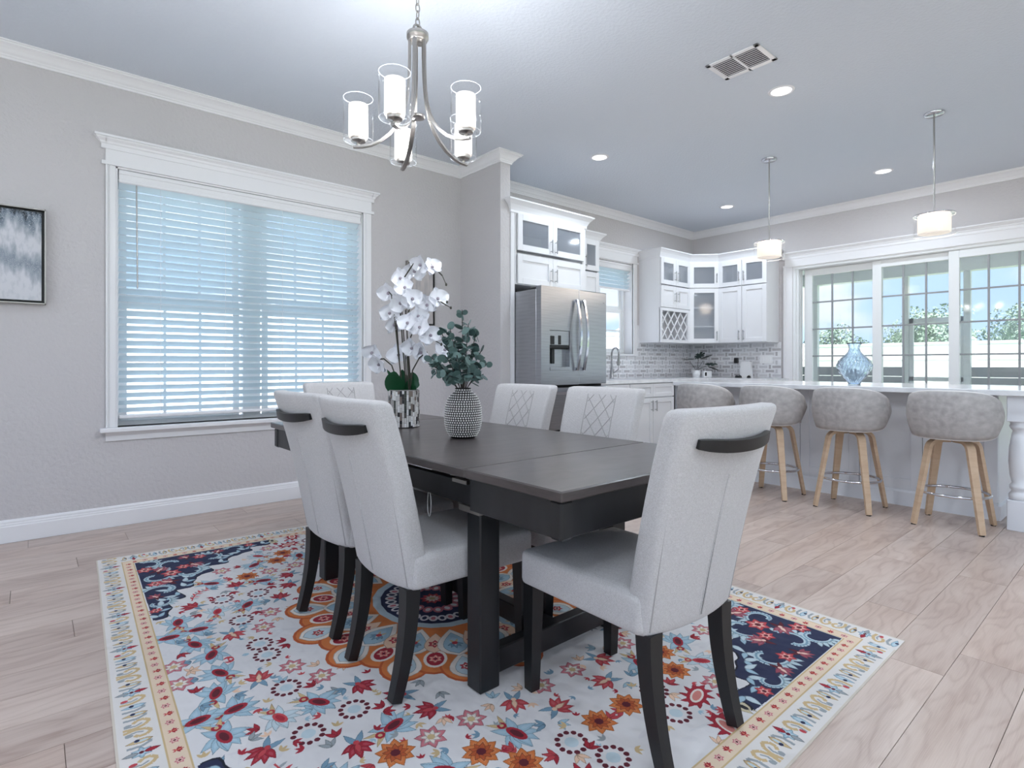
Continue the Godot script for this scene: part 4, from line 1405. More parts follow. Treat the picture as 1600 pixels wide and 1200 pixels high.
func rug_image() -> Image:
	var W := 1500
	var H := 1860   # 600 px per metre: 2.5 m by 3.1 m
	var p := Painter.new(W, H, IVORY)
	var red := rgb(158, 36, 52)
	var crim := rgb(186, 66, 74)
	var pink := rgb(196, 116, 126)
	var maroon := rgb(92, 26, 40)
	var blue := rgb(156, 184, 200)
	var dblue := rgb(116, 148, 170)
	var pale := rgb(186, 202, 210)
	var grey := rgb(150, 156, 160)
	var gold := rgb(198, 172, 130)
	var orange := rgb(204, 116, 62)
	var rust := rgb(178, 84, 44)
	var peach := rgb(226, 190, 164)
	var navy := rgb(38, 44, 74)
	var sand := rgb(222, 200, 176)
	var cream := rgb(226, 216, 208)
	var cx := W / 2.0
	var cy := H / 2.0
	# ground mottling
	for i in 900:
		p.at = Vector2(p.rg.randf() * W, p.rg.randf() * H)
		p.ang = p.rg.randf() * TAU
		p.sc = 1.0
		p.disc(Vector2.ZERO, p.rg.randf_range(6, 34), p.rg.randf_range(2, 7), 0, IVORY.lerp(rgb(200, 198, 204), p.rg.randf() * 0.4))
	var kinds := []
	for i in 400:
		kinds.append(p.rg.randi())
	for fx in [-1.0, 1.0]:
		for fy in [-1.0, 1.0]:
			p.flip = Vector2(fx, fy)
			p.org = Vector2(cx, cy)
			# quadrant coordinates: x from 0 (middle) to 650, y from 0 (middle) to 830
			var put := func(x: float, y: float, a: float, s: float) -> void:
				p.at = Vector2(x, y)
				p.ang = a
				p.sc = s
			# field: flowers on a staggered net, each net point with its own kind
			var n := 0
			for gy in 11:
				for gx in 8:
					var x: float = 44.0 + gx * 84.0 + (42.0 if gy % 2 else 0.0) + (kinds[n] % 23) - 11.0
					var y: float = 38.0 + gy * 77.0 + (kinds[n + 1] % 19) - 9.0
					var k: int = kinds[n + 2] % 12
					var tilt: float = (kinds[n + 3] % 100) / 100.0 * TAU
					n += 3
					if x > 640 or y > 815:
						continue
					var sp: float = (x - 640.0) / 400.0 + (y - 825.0) / 480.0
					if sp > -1.02:
						continue
					if pow(x / 395.0, 2.0) + pow(y / 445.0, 2.0) < 1.08:
						continue
					put.call(x, y, tilt, 1.02)
					match k:
						0, 1: p.palmette(44, blue, red, maroon, gold)
						2: p.spiky(44, red, rgb(206, 128, 120), cream)
						3, 4: p.tulip(38, red if k == 3 else crim, crim if k == 3 else peach, dblue)
						5: p.rosette(9, 33, orange, rust, maroon)
						6: p.feather(46, dblue, gold)
						7: p.pod(44, rgb(194, 182, 152), rgb(36, 36, 42), red)
						8: p.ring(12, 25, 5, maroon, pale)
						9: p.rosette(7, 28, pink, cream, gold)
						10: p.feather(46, crim, grey)
						11: p.palmette(38, pale, crim, red, gold)
					# small leaves scattered round it
					for j in 3:
						put.call(x + cos(tilt + j * 2.1) * 50.0, y + sin(tilt + j * 2.1) * 44.0, tilt * 2.0 + j, 1)
						p.sprig(8.0 + (j * 3.1), [grey, blue, crim, gold, dblue, red, peach][(k + j * 2) % 7])
			# corner: navy scrollwork with a scalloped edge
			put.call(0, 0, 0, 1)
			var edge := []
			var rim := []
			for i in 61:
				var u := i / 60.0
				var q := Vector2(lerpf(644, 214, u), lerpf(318, 824, u))
				var bow := -sin(u * PI) * 74.0 + absf(sin(u * PI * 7.0)) * 30.0 + 9.0 * sin(u * 63.0)
				edge.append(q + Vector2(-0.76, -0.65) * bow)
				rim.append(q + Vector2(-0.76, -0.65) * (bow + 5.0))
			for e in [edge, rim]:
				e.append(Vector2(300, 826))
				e.append(Vector2(646, 826))
			p.shape(rim, rgb(24, 26, 40))
			p.shape(edge, navy)
			for i in range(2, 59, 3):
				var ee: Vector2 = edge[i] + Vector2(0.76, 0.65) * 20.0
				put.call(ee.x, ee.y, 0.71 + sin(i * 1.7) * 0.8, 1)
				p.petal(Vector2.ZERO, 0.0, 34, 15, pale, 8.0)
				p.petal(Vector2.ZERO, 1.9, 26, 12, blue, -6.0)
			for k in [[600, 520, 0.4, 52], [520, 640, 2.0, 56], [605, 650, 3.6, 46], [430, 745, 1.0, 50], [545, 755, 5.0, 50], [622, 430, 2.6, 38], [335, 792, 0.3, 36], [610, 775, 1.2, 42]]:
				put.call(k[0], k[1], k[2], 1)
				p.swirl(k[3], rgb(178, 196, 204), rgb(120, 150, 168))
			for k in [[575, 585, 0.6, 40], [590, 705, 2.2, 38], [490, 705, 4.0, 38], [620, 480, 1.0, 28], [400, 790, 2.0, 30], [500, 790, 1.0, 30]]:
				put.call(k[0], k[1], k[2], 1)
				p.tulip(k[3], rgb(150, 72, 88), rgb(228, 190, 176), maroon)
			for k in [[560, 660, 30], [520, 700, 22], [625, 735, 26], [612, 590, 22], [460, 775, 22], [290, 806, 18], [632, 380, 16]]:
				put.call(k[0], k[1], 0.3, 1)
				p.rosette(6, k[2], crim, rgb(226, 170, 160), maroon)
			# central medallion: lobed orange ground carrying rings of pale hearts round a navy eye
			put.call(0, 0, 0, 1)
			for i in 9:
				var a := i * PI / 16.0
				var r := 352.0 if i % 2 == 0 else 318.0
				put.call(cos(a) * r * 0.94, sin(a) * r * 1.08, a, 1)
				p.disc(Vector2(-10, 0), 66, 58, 0, rust)
				p.disc(Vector2(-12, 0), 61, 53, 0, orange)
	p.flip = Vector2.ONE
	p.at = Vector2.ZERO
	p.ang = 0.0
	p.sc = 1.0
	p.disc(Vector2.ZERO, 306, 352, 0, orange)
	p.disc(Vector2.ZERO, 162, 184, 0, pale)
	p.disc(Vector2.ZERO, 140, 160, 0, navy)
	for fx in [-1.0, 1.0]:
		for fy in [-1.0, 1.0]:
			p.flip = Vector2(fx, fy)
			var put := func(x: float, y: float, a: float, s: float) -> void:
				p.at = Vector2(x, y)
				p.ang = a
				p.sc = s
			for i in 9:
				var a := i * PI / 16.0
				var r := 348.0 if i % 2 == 0 else 312.0
				put.call(cos(a) * r * 0.94, sin(a) * r * 1.08, a, 1)
				if i % 2:
					p.disc(Vector2.ZERO, 36, 27, 0, cream)
					p.disc(Vector2.ZERO, 28, 20, 0, red)
					p.rosette(6, 15, rgb(228, 160, 146), crim, maroon)
				else:
					p.petal(Vector2(46, 0), PI, 104, 74, cream)
					p.petal(Vector2(36, 0), PI, 78, 48, pale)
					p.rosette(6, 14, crim, cream, maroon)
			for i in 9:
				var a := i * PI / 16.0
				put.call(cos(a) * 232, sin(a) * 268, a, 1)
				if i % 2 == 0:
					p.petal(Vector2(58, 0), PI, 126, 84, cream)
					p.petal(Vector2(48, 0), PI, 98, 56, blue)
					p.tulip(24, dblue, cream, gold)
					p.disc(Vector2.ZERO, 7, 7, 0, crim)
				else:
					p.petal(Vector2(40, 0), PI, 90, 48, peach)
					p.rosette(6, 16, crim, peach, maroon)
			for i in 9:
				var a := i * PI / 16
				put.call(cos(a) * 112, sin(a) * 129, a, 1)
				p.disc(Vector2.ZERO, 16, 12, 0, rgb(226, 220, 222))
				p.disc(Vector2.ZERO, 9, 6, 0, pink if i % 2 else navy)
			for i in 5:
				var a := i * PI / 8
				put.call(cos(a) * 66, sin(a) * 77, a, 1)
				p.disc(Vector2.ZERO, 18, 14, 0, pink)
				p.disc(Vector2.ZERO, 10, 7, 0, rgb(230, 224, 226))
			put.call(0, 0, 0, 1)
			p.rosette(10, 34, crim, rgb(232, 210, 200), gold)
	# borders
	p.flip = Vector2.ONE
	p.org = Vector2.ZERO
	p.sc = 1.0
	p.ang = 0.0
	p.at = Vector2.ZERO
	for side in 4:
		var horiz := side < 2
		var L := float(W if horiz else H)
		var put2 := func(u: float, d: float, a: float) -> void:
			p.at = [Vector2(u, d), Vector2(u, H - d), Vector2(d, u), Vector2(W - d, u)][side]
			p.ang = a + [0.0, PI, -PI / 2, PI / 2][side]
		var band := func(d0: float, d1: float, c: Color) -> void:
			match side:
				0: p.im.fill_rect(Rect2i(int(d0), int(d0), int(L - 2 * d0), int(d1 - d0)), c)
				1: p.im.fill_rect(Rect2i(int(d0), int(H - d1), int(L - 2 * d0), int(d1 - d0)), c)
				2: p.im.fill_rect(Rect2i(int(d0), int(d0), int(d1 - d0), int(L - 2 * d0)), c)
				3: p.im.fill_rect(Rect2i(int(W - d1), int(d0), int(d1 - d0), int(L - 2 * d0)), c)
		band.call(0, 68, rgb(218, 213, 210))
		band.call(0, 4, rgb(206, 196, 184))
		band.call(68, 71, gold)
		band.call(71, 99, sand)
		band.call(99, 102, gold)
		var n := int(round(L / 30.0))
		for i in n:
			var u := (i + 0.5) * L / n
			if u < 14 or u > L - 14:
				continue
			put2.call(u, 36.0, 0.0)
			var k := i % 7
			if k == 0 or k == 1 or k == 4:
				var m := -1.0 if k == 1 else 1.0
				p.stroke([Vector2(-10 * m, -22), Vector2(-13 * m, -4), Vector2(-8 * m, 12), Vector2(2 * m, 20), Vector2(11 * m, 12), Vector2(11 * m, 0), Vector2(4 * m, -6)], 7.0, gold)
				p.stroke([Vector2(-2 * m, -20), Vector2(-5 * m, -2), Vector2(0, 8)], 4.0, grey)
				p.disc(Vector2(2 * m, -14), 4, 6, 0, crim if k == 4 else grey)
			elif k == 3:
				p.rosette(6, 15, blue, pale, maroon)
				p.petal(Vector2(0, -6), -PI / 2, 20, 9, grey)
				p.petal(Vector2(0, 6), PI / 2, 20, 9, red)
			else:
				p.stroke([Vector2(-10, -20), Vector2(-12, 2), Vector2(-5, 17), Vector2(3, 10)], 6.0, grey)
				p.petal(Vector2(4, 18), -PI / 2, 38, 12, blue if k == 5 else gold)
				p.petal(Vector2(4, 14), -PI / 2, 24, 6, pale)
				p.disc(Vector2(7, -4), 4, 4, 0, navy)
			if u > 78 and u < L - 78:
				put2.call(u, 85.0, PI / 2)
				if i % 2:
					p.tulip(11, red, rgb(226, 150, 110), crim)
				else:
					p.rosette(6, 9, pink, rgb(232, 210, 190), maroon)
	return p.im

func build_rug() -> void:
	var m := mat(Color.WHITE, 0.95)
	m.albedo_texture = tex(rug_image())
	m.normal_enabled = true
	m.normal_texture = noise_tex(0.15, 256, 3, true, 2.0, null, 91)
	m.normal_scale = 0.25
	M.rug = m
	# four measured corners; the cloth lies slightly out of square with a few soft ripples
	var A := Vector2(0.274, -3.863)
	var B := Vector2(2.665, -3.70)
	var C := Vector2(2.613, -0.668)
	var D := Vector2(0.117, -0.655)
	var g := G.new()
	g.sm = 0
	var n := 48
	var P := func(i: int, j: int) -> Vector3:
		var u := float(i) / n
		var v := float(j) / n
		var q := A.lerp(B, u).lerp(D.lerp(C, u), v)
		var e := minf(minf(u, 1 - u), minf(v, 1 - v))
		var h := 0.0034 + 0.0003 * smoothstep(0.0, 0.05, e) * (sin(u * 9.0 + v * 14.0) + sin(v * 23.0 - u * 5.0))
		return Vector3(q.x, h, q.y)
	for i in n:
		for j in n:
			g.quad(P.call(i, j + 1), P.call(i + 1, j + 1), P.call(i + 1, j), P.call(i, j), Vector2(i, j + 1) / n, Vector2(i + 1, j + 1) / n, Vector2(i + 1, j) / n, Vector2(i, j) / n)
	var cor := [A, B, C, D]
	for k in 4:
		var a: Vector2 = cor[(k + 1) % 4]
		var b: Vector2 = cor[k]
		g.sm = -1
		g.quad(Vector3(a.x, 0.0, a.y), Vector3(b.x, 0.0, b.y), Vector3(b.x, 0.0035, b.y), Vector3(a.x, 0.0035, a.y), Vector2.ZERO, Vector2.ZERO, Vector2.ZERO, Vector2.ZERO)
	tag(inst("area_rug", g.done(), m), "ivory rug with red, blue and orange floral print under dining table", "rug")

# ---------------------------------------------------------------- dining table
func build_table() -> void:
	var X0 := 1.03
	var X1 := 1.965
	var Z0 := -3.30
	var Z1 := -1.006
	var cx := (X0 + X1) / 2
	var t := thing("dining_table", "long dark wood extending dining table on the floral rug", "table", Vector3(cx, 0.0042, (Z0 + Z1) / 2))
	var zc := (Z0 + Z1) / 2
	var hw := (X1 - X0) / 2
	var s1 := -1.43 - zc
	var s0 := -2.876 - zc
	for b in [[Z0 - zc, s0 - 0.001], [s0 + 0.001, s1 - 0.001], [s1 + 0.001, Z1 - zc]]:
		part("tabletop_board", G.new().bx(-hw, hw, TABLE_Y - 0.03, TABLE_Y, b[0], b[1], 0.004), M.table_top, t)
	# aprons of the two fixed ends
	for s in [-1, 1]:
		var ze: float = (Z1 - zc - 0.022) * s
		var zi: float = s1 if s > 0 else s0
		var g := G.new()
		var za: float = minf(ze, zi)
		var zb := maxf(ze, zi)
		g.bx(-hw + 0.02, -hw + 0.045, 0.625, 0.73, za, zb, 0.003).bx(hw - 0.045, hw - 0.02, 0.625, 0.73, za, zb, 0.003)
		g.bx(-hw + 0.02, hw - 0.02, 0.625, 0.73, ze - 0.0125 * s - 0.0125, ze - 0.0125 * s + 0.0125, 0.003)
		part("apron", g, M.dark_wood, t)
		for sx in [-1, 1]:
			part("corner_block", G.new().box(Vector3(sx * (hw - 0.04), 0.676, ze - s * 0.018), Vector3(0.05, 0.108, 0.05), 0.008), M.dark_wood, t)
	# sliding rails under the leaf
	for sx in [-1, 1]:
		part("slide_rail", G.new().bx(sx * (hw - 0.075) - 0.014, sx * (hw - 0.075) + 0.014, 0.625, 0.70, s0 - 0.2, s1 + 0.2, 0.002), M.dark_wood, t)
		part("slide_rail", G.new().bx(sx * 0.16 - 0.02, sx * 0.16 + 0.02, 0.66, 0.73, s0 - 0.2, s1 + 0.2, 0.002), M.dark_wood, t)
	part("cross_rail", G.new().bx(-hw + 0.06, hw - 0.06, 0.63, 0.70, s1 - 0.03, s1 - 0.005).bx(-hw + 0.06, hw - 0.06, 0.63, 0.70, s0 + 0.005, s0 + 0.03), M.dark_wood, t)
	part("leaf_latch", G.new().bx(-hw + 0.05, -hw + 0.10, 0.605, 0.625, s1 - 0.10, s1 + 0.01).bx(-hw + 0.03, -hw + 0.05, 0.70, 0.712, s1 - 0.11, s1 - 0.03), M.nickel, t)
	# pull cord hanging from the slide
	var lp := []
	for i in 21:
		var a := TAU * i / 20.0
		lp.append(Vector3(-hw + 0.08 + 0.0 * a, 0.575 - 0.045 * cos(a), s1 - 0.33 + 0.012 * sin(a)))
	part("pull_cord", G.new().tube(lp, 0.0018, 5), M.white_plastic, t)
	for sx in [-1, 1]:
		for z in [-1.50, -2.78]:
			var x: float = sx * 0.3375
			part("leg", G.new().box(Vector3(x, 0.315, z - zc), Vector3(0.085, 0.63, 0.075), 0.005), M.dark_wood, t)
	for z in [-1.50, -2.78]:
		part("stretcher", G.new().box(Vector3(0, 0.08, z - zc), Vector3(0.59, 0.085, 0.05), 0.004), M.dark_wood, t)
	part("stretcher", G.new().box(Vector3(0, 0.08, (-1.525 - 2.755) / 2 - zc), Vector3(0.05, 0.075, 1.23), 0.004), M.dark_wood, t)

# ---------------------------------------------------------------- dining chairs
# local frame: faces -z, backrest at +z
func back_z(x: float, v: float) -> float:
	# centre surface of the backrest at height v above its lower edge
	return 0.185 + 0.20 * v + 0.03 * pow(v / 0.62, 3.0) - 0.035 * (x / 0.22) * (x / 0.22)

func make_chair() -> Node3D:
	var t := thing("dining_chair", "light grey upholstered dining chair", "chair", Vector3.ZERO, 0.0, "dining chairs round the table")
	var bh := 0.625
	var y0 := 0.35
	part("seat", G.new().soft(Vector3(0.445, 0.115, 0.50), 0.022, Vector3i(10, 3, 10), func(p: Vector3) -> Vector3:
		var dome := 0.022 * (1.0 - pow(absf(p.x) / 0.2225, 2.4)) * (1.0 - pow(absf(p.z) / 0.25, 2.4)) * (1.0 if p.y > 0 else 0.0)
		return Vector3(p.x * (1.0 - 0.03 * (p.z / 0.25)), p.y + 0.4125 + dome, p.z - 0.055)), M.fabric, t)
	var bk := part("backrest", G.new().soft(Vector3(0.41, bh, 0.085), 0.024, Vector3i(12, 14, 2), func(p: Vector3) -> Vector3:
		var v := p.y + bh / 2
		var thick := 1.0 - 0.12 * v / bh
		var wid := 1.0 + 0.11 * v / bh
		return Vector3(p.x * wid, y0 + v, back_z(p.x, v) + p.z * thick)), M.fabric, t)
	# grab handle set into the rear of the back, near its top
	var hp := []
	for i in 13:
		var x := lerpf(-0.168, 0.168, i / 12.0)
		hp.append(Vector3(x, y0 + 0.525 + 0.012 * pow(x / 0.172, 2.0), back_z(x, 0.535) + 0.046 + 0.012 * (1.0 - pow(x / 0.172, 4.0))))
	part("handle", G.new().bar(hp, [0.024, 0.030, 0.032, 0.033, 0.033, 0.033, 0.033, 0.033, 0.033, 0.033, 0.032, 0.030, 0.024], 0.015, Vector3(0, 1, 0.15)), M.black, bk)
	# rear seam: a dark slit between two welts
	for k in 3:
		var sp := []
		for i in 13:
			var v := lerpf(0.03, 0.44, i / 12.0)
			var xx: float = [-0.006, 0.0, 0.006][k] * (1.0 - i / 16.0)
			sp.append(Vector3(xx, y0 + v, back_z(xx, v) + 0.0425 * (1.0 - 0.12 * v / bh) + (0.0 if k == 1 else 0.0003)))
		part("rear_seam" if k == 1 else "welt", G.new().tube(sp, 0.0016 if k == 1 else 0.0026, 6), M.seam if k == 1 else M.fabric, bk)
	# piping down both rear edges
	for s in [-1, 1]:
		var pp := []
		for i in 15:
			var v := lerpf(0.02, bh - 0.02, i / 14.0)
			var xx: float = s * 0.188 * (1.0 + 0.11 * v / bh)
			pp.append(Vector3(xx, y0 + v, back_z(xx, v) + 0.0415 * (1.0 - 0.12 * v / bh)))
		part("piping", G.new().tube(pp, 0.0022, 5), M.stitch, bk)
	# front quilting: two upright lines and a diamond lattice
	var q := G.new()
	var line := func(a: Vector2, b: Vector2) -> void:
		var pts := []
		for i in 7:
			var c := a.lerp(b, i / 6.0)
			pts.append(Vector3(c.x, y0 + c.y, back_z(c.x, c.y) - 0.0422 * (1.0 - 0.12 * c.y / bh)))
		q.tube(pts, 0.0021, 5)
	for s in [-1, 1]:
		line.call(Vector2(s * 0.088, 0.15), Vector2(s * 0.088, 0.59))
		for k in range(-2, 7):
			var ya := 0.13 + k * 0.085
			var a := Vector2(-0.082 * s, ya)
			var b := Vector2(0.082 * s, ya + 0.19)
			if a.y < 0.15:
				a = a.lerp(b, (0.15 - a.y) / 0.19)
			if b.y > 0.59:
				b = a.lerp(b, (0.59 - a.y) / (b.y - a.y))
			if b.y > a.y + 0.02:
				line.call(a, b)
	part("quilting", q, M.stitch, bk)
	# legs
	for s in [-1, 1]:
		part("leg", G.new().bar([Vector3(s * 0.192, 0.365, -0.275), Vector3(s * 0.192, 0.0005, -0.283)], [0.05, 0.036], [0.05, 0.036], Vector3(1, 0, 0), false), M.black_wood, t)
		var lp := []
		var lw := []
		for i in 9:
			var u := i / 8.0
			lp.append(Vector3(s * 0.168, 0.36 + (0.005 - 0.36) * u, 0.185 + 0.055 * u * u))
			lw.append(lerpf(0.052, 0.036, u))
		part("leg", G.new().bar(lp, lw, lw, Vector3(1, 0, 0)), M.black_wood, t)
	return t

func build_chairs() -> void:
	M.black_wood = mat(rgb(24, 25, 27), 0.35)
	var c := make_chair()
	var lab := [
		"light grey dining chair alone at the table end nearest the kitchen island stools",
		"light grey dining chair on window side of table, nearer the table corner",
		"light grey dining chair on window side of table, farther along beside the window",
		"quilted light grey dining chair across the table from the beaded vase",
		"quilted light grey dining chair across the table, beside the refrigerator",
		"light grey dining chair at the far table end below the window"]
	lab[0] = "light grey dining chair drawn out at the table end farthest from the window"
	lab[1] = "grey dining chair on table side away from kitchen, next to drawn-out end chair"
	lab[2] = "grey dining chair on table side away from kitchen, next to the window end chair"
	lab[3] = "quilted grey dining chair on kitchen side of table, next to drawn-out end chair"
	lab[4] = "quilted grey dining chair on kitchen side of table, across from the orchid"
	lab[5] = "light grey dining chair at the far table end in front of the window blind"
	# head of table, a few degrees askew
	c.position = Vector3(1.452, 0.0043, -1.09)
	c.rotation.y = deg_to_rad(-3.0)
	c.set_meta("label", lab[0])
	# long side towards the camera's left: they face +x
	dup(c, Vector3(1.128, 0.0043, -1.775), deg_to_rad(-91.0), lab[1])
	dup(c, Vector3(1.148, 0.0043, -2.315), deg_to_rad(-88.5), lab[2])
	# opposite side: they face -x
	dup(c, Vector3(1.828, 0.0043, -1.79), deg_to_rad(90.0), lab[3])
	dup(c, Vector3(1.828, 0.0043, -2.36), deg_to_rad(91.0), lab[4])
	dup(c, Vector3(1.49, 0.0043, -3.12), deg_to_rad(180.0), lab[5])

# ---------------------------------------------------------------- bar stools
func make_stool() -> Node3D:
	# local frame: sitter looks towards +z, back shell at -z
	var t := thing("bar_stool", "grey leather bar stool", "stool", Vector3.ZERO, 0.0, "bar stools along the island")
	# wrap-round back shell
	var g := G.new()
	g.sm = 0
	var nu := 36
	var nv := 10
	var A := deg_to_rad(112.0)
	var S := func(i: int, j: int, inner: bool) -> Vector3:
		var u := float(i) / nu * 2.0 - 1.0
		var f := u * A
		var v := float(j) / nv
		var e := pow(absf(u), 2.6)
		var top := 0.915 - 0.13 * e
		var bot := 0.60 + 0.10 * pow(absf(u), 4.0)
		# round the free ends off
		var endk := sqrt(maxf(0.0, 1.0 - pow(maxf(0.0, (absf(u) - 0.82) / 0.18), 2.0)))
		var mid := (top + bot) / 2
		var y := mid + (v - 0.5) * (top - bot) * (0.25 + 0.75 * endk)
		var bulge := 0.020 * sin(v * PI) + 0.014 * v
		var r := 1.0
		var th := 0.024 if inner else 0.0
		var rx := 0.238 + bulge - th
		var rz := 0.21 + bulge - th
		return Vector3(sin(f) * rx * r, y, -cos(f) * rz * r)
	for i in nu:
		for j in nv:
			g.quad(S.call(i + 1, j, false), S.call(i, j, false), S.call(i, j + 1, false), S.call(i + 1, j + 1, false))
			g.quad(S.call(i, j, true), S.call(i + 1, j, true), S.call(i + 1, j + 1, true), S.call(i, j + 1, true))
		g.quad(S.call(i, nv, false), S.call(i, nv, true), S.call(i + 1, nv, true), S.call(i + 1, nv, false))
		g.quad(S.call(i + 1, 0, false), S.call(i + 1, 0, true), S.call(i, 0, true), S.call(i, 0, false))
	for i in [0, nu]:
		for j in nv:
			g.quad(S.call(i, j, false), S.call(i, j, true), S.call(i, j + 1, true), S.call(i, j + 1, false))
	var sh := part("back_shell", g, M.leather, t)
	# welt round the rim of the shell
	var rim := []
	for i in nu + 1:
		rim.append(S.call(i, nv, false).lerp(S.call(i, nv, true), 0.5))
	for i in range(nu, -1, -1):
		rim.append(S.call(i, 0, false).lerp(S.call(i, 0, true), 0.3))
	part("piping", G.new().tube(rim, 0.007, 6, true), M.welt, sh)
	part("seat", G.new().soft(Vector3(0.42, 0.08, 0.42), 0.035, Vector3i(8, 2, 8), func(p: Vector3) -> Vector3:
		var k := 1.0 / maxf(1.0, Vector2(p.x, p.z).length() / 0.215)
		return Vector3(p.x * k, p.y + 0.645, p.z * k + 0.01)), M.leather, t)
	part("swivel_plate", G.new().box(Vector3(0, 0.594, 0), Vector3(0.18, 0.02, 0.18), 0.004).lathe([Vector2(0.03, 0.57), Vector2(0.03, 0.61)], 12), M.rubber, t)
	for k in 4:
		var a := PI / 4 + k * PI / 2
		var d := Vector3(cos(a), 0, sin(a))
		var pts := [d * 0.03 + Vector3(0, 0.578, 0), d * 0.10 + Vector3(0, 0.578, 0)]
		for i in range(1, 7):
			var b := i / 6.0 * 1.44
			pts.append(d * (0.10 + 0.062 * sin(b)) + Vector3(0, 0.578 - 0.062 * (1.0 - cos(b)), 0))
		pts.append(d * 0.258 + Vector3(0, 0.006, 0))
		var n := pts.size()
		var w := []
		for i in n:
			w.append(0.052 if i < n - 1 else 0.036)
		part("leg", G.new().bar(pts, w, 0.022, Vector3(-d.z, 0, d.x)), M.oak, t)
		part("foot_pad", G.new().box(d * 0.257 + Vector3(0, 0.003, 0), Vector3(0.026, 0.006, 0.026)), M.rubber, t)
	var ring := []
	for i in 40:
		ring.append(Vector3(cos(TAU * i / 40) * 0.198, 0.225, sin(TAU * i / 40) * 0.198))
	part("foot_ring", G.new().tube(ring, 0.0095, 8, true), M.chrome, t)
	return t

func build_stools() -> void:
	var s := make_stool()
	var turn := PI / 2
	s.position = Vector3(4.765, 0, -0.94)
	s.rotation.y = turn
	s.set_meta("label", "grey leather bar stool on oak legs nearest the turned island post")
	dup(s, Vector3(4.77, 0, -1.575), turn, "grey leather bar stool in front of the blue glass vase")
	dup(s, Vector3(4.745, 0, -2.16), turn, "grey leather bar stool second along from the sink end of the island")
	dup(s, Vector3(4.75, 0, -2.78), turn, "grey leather bar stool at the sink end of the island")

# ---------------------------------------------------------------- lamps
func omni(t: Node, at: Vector3, e: float, c: Color, size := 0.03) -> void:
	var l := OmniLight3D.new()
	l.name = "lamp_light"
	l.light_energy = e
	l.light_color = c
	l.light_size = size
	l.omni_range = 14.0
	l.omni_attenuation = 2.0
	l.shadow_enabled = true
	t.add_child(l, true)
	l.position = at

func shell_cyl(r: float, y0: float, y1: float, floor_y := false) -> G:
	var g := G.new()
	g.lathe([Vector2(r, y0), Vector2(r, y1)], 36)
	if floor_y:
		g.lathe([Vector2(0.03, y0), Vector2(r - 0.006, y0), Vector2(r, y0 + 0.006)], 36)
	return g

func build_lamps() -> void:
	downlight(4.075, -3.48, "recessed ceiling light above the steel refrigerator")
	downlight(4.075, -1.79, "recessed ceiling light beside the ceiling air vent")
	downlight(6.55, -3.54, "recessed ceiling light above the corner wall cabinets")
	downlight(6.55, -1.86, "recessed ceiling light between island and sliding doors")
	for p in [[4.075, -0.10], [4.075, 1.6], [-1.6, -3.3], [-1.6, -0.6], [1.2, 1.6], [-1.6, 2.2], [1.2, 3.2], [-0.2, 0.5], [-0.2, 2.6], [2.7, 0.9], [2.7, 2.6]]:  # out of view, added to brighten the dining side
		downlight(p[0], p[1], "added unseen recessed ceiling light brightening the room beyond the dining table")
	# pendants over the island
	pendant(-1.172, "drum pendant lamp in clear glass hanging nearer the turned island post")
	pendant(-2.457, "drum pendant lamp in clear glass hanging nearer the sink")
	chandelier()
	# ceiling air vent
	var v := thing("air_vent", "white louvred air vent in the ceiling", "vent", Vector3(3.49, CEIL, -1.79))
	var fr := G.new()
	var a := 0.135
	var b := 0.175
	fr.bx(-a, -a + 0.03, -0.008, 0, -b, b, 0.002).bx(a - 0.03, a, -0.008, 0, -b, b, 0.002).bx(-a, a, -0.008, 0, -b, -b + 0.03, 0.002).bx(-a, a, -0.008, 0, b - 0.03, b, 0.002).bx(-a, a, -0.008, 0, -0.008, 0.008, 0.002)
	part("frame", fr, M.trim, v)
	part("duct_shade", G.new().bx(-a + 0.02, a - 0.02, -0.0015, 0, -b + 0.02, b - 0.02), M.seam, v)  # flat dark sheet standing in for the shade behind the louvres
	var sl := G.new().box(Vector3.ZERO, Vector3(0.017, 0.0016, 0.132), 0.0, Basis(Vector3(0, 0, 1), 0.35)).done()
	for s in [-1, 1]:
		for i in 9:
			inst("louvre", sl, M.trim, v, Transform3D(Basis.IDENTITY, Vector3(-0.088 + i * 0.022, -0.005, s * 0.0755)))

func pendant(z: float, label: String) -> void:
	var t := thing("pendant_lamp", label, "pendant lamp", Vector3(5.335, CEIL, z))
	part("canopy", G.new().lathe([Vector2(0.068, 0), Vector2(0.068, -0.012), Vector2(0.06, -0.02), Vector2(0.012, -0.022), Vector2(0, -0.022)], 28), M.chrome, t)
	part("rod", G.new().tube([Vector3(0, -0.02, 0), Vector3(0, -0.80, 0)], 0.006, 8).tube([Vector3(0, -0.40, 0), Vector3(0, -0.43, 0)], 0.008, 8), M.nickel, t)
	part("top_plate", G.new().lathe([Vector2(0.0, -0.790), Vector2(0.134, -0.790), Vector2(0.134, -0.796), Vector2(0.0, -0.796)], 36), M.chrome, t)
	part("glass_drum", shell_cyl(0.134, -0.950, -0.795), M.lamp_glass, t)
	for yy in [-0.950, -0.80]:
		var rp := []
		for i in 40:
			rp.append(Vector3(cos(TAU * i / 40) * 0.134, yy, sin(TAU * i / 40) * 0.134))
		part("glass_rim", G.new().tube(rp, 0.002, 6, true), M.glass_rim, t)
	part("lamp_shade", G.new().lathe([Vector2(0.0, -0.938), Vector2(0.101, -0.938), Vector2(0.106, -0.934), Vector2(0.106, -0.800)], 36), M.shade_glow, t)
	omni(t, Vector3(0, -0.87, 0), LAMP_PENDANT, Color(1.0, 0.93, 0.85), 0.05)

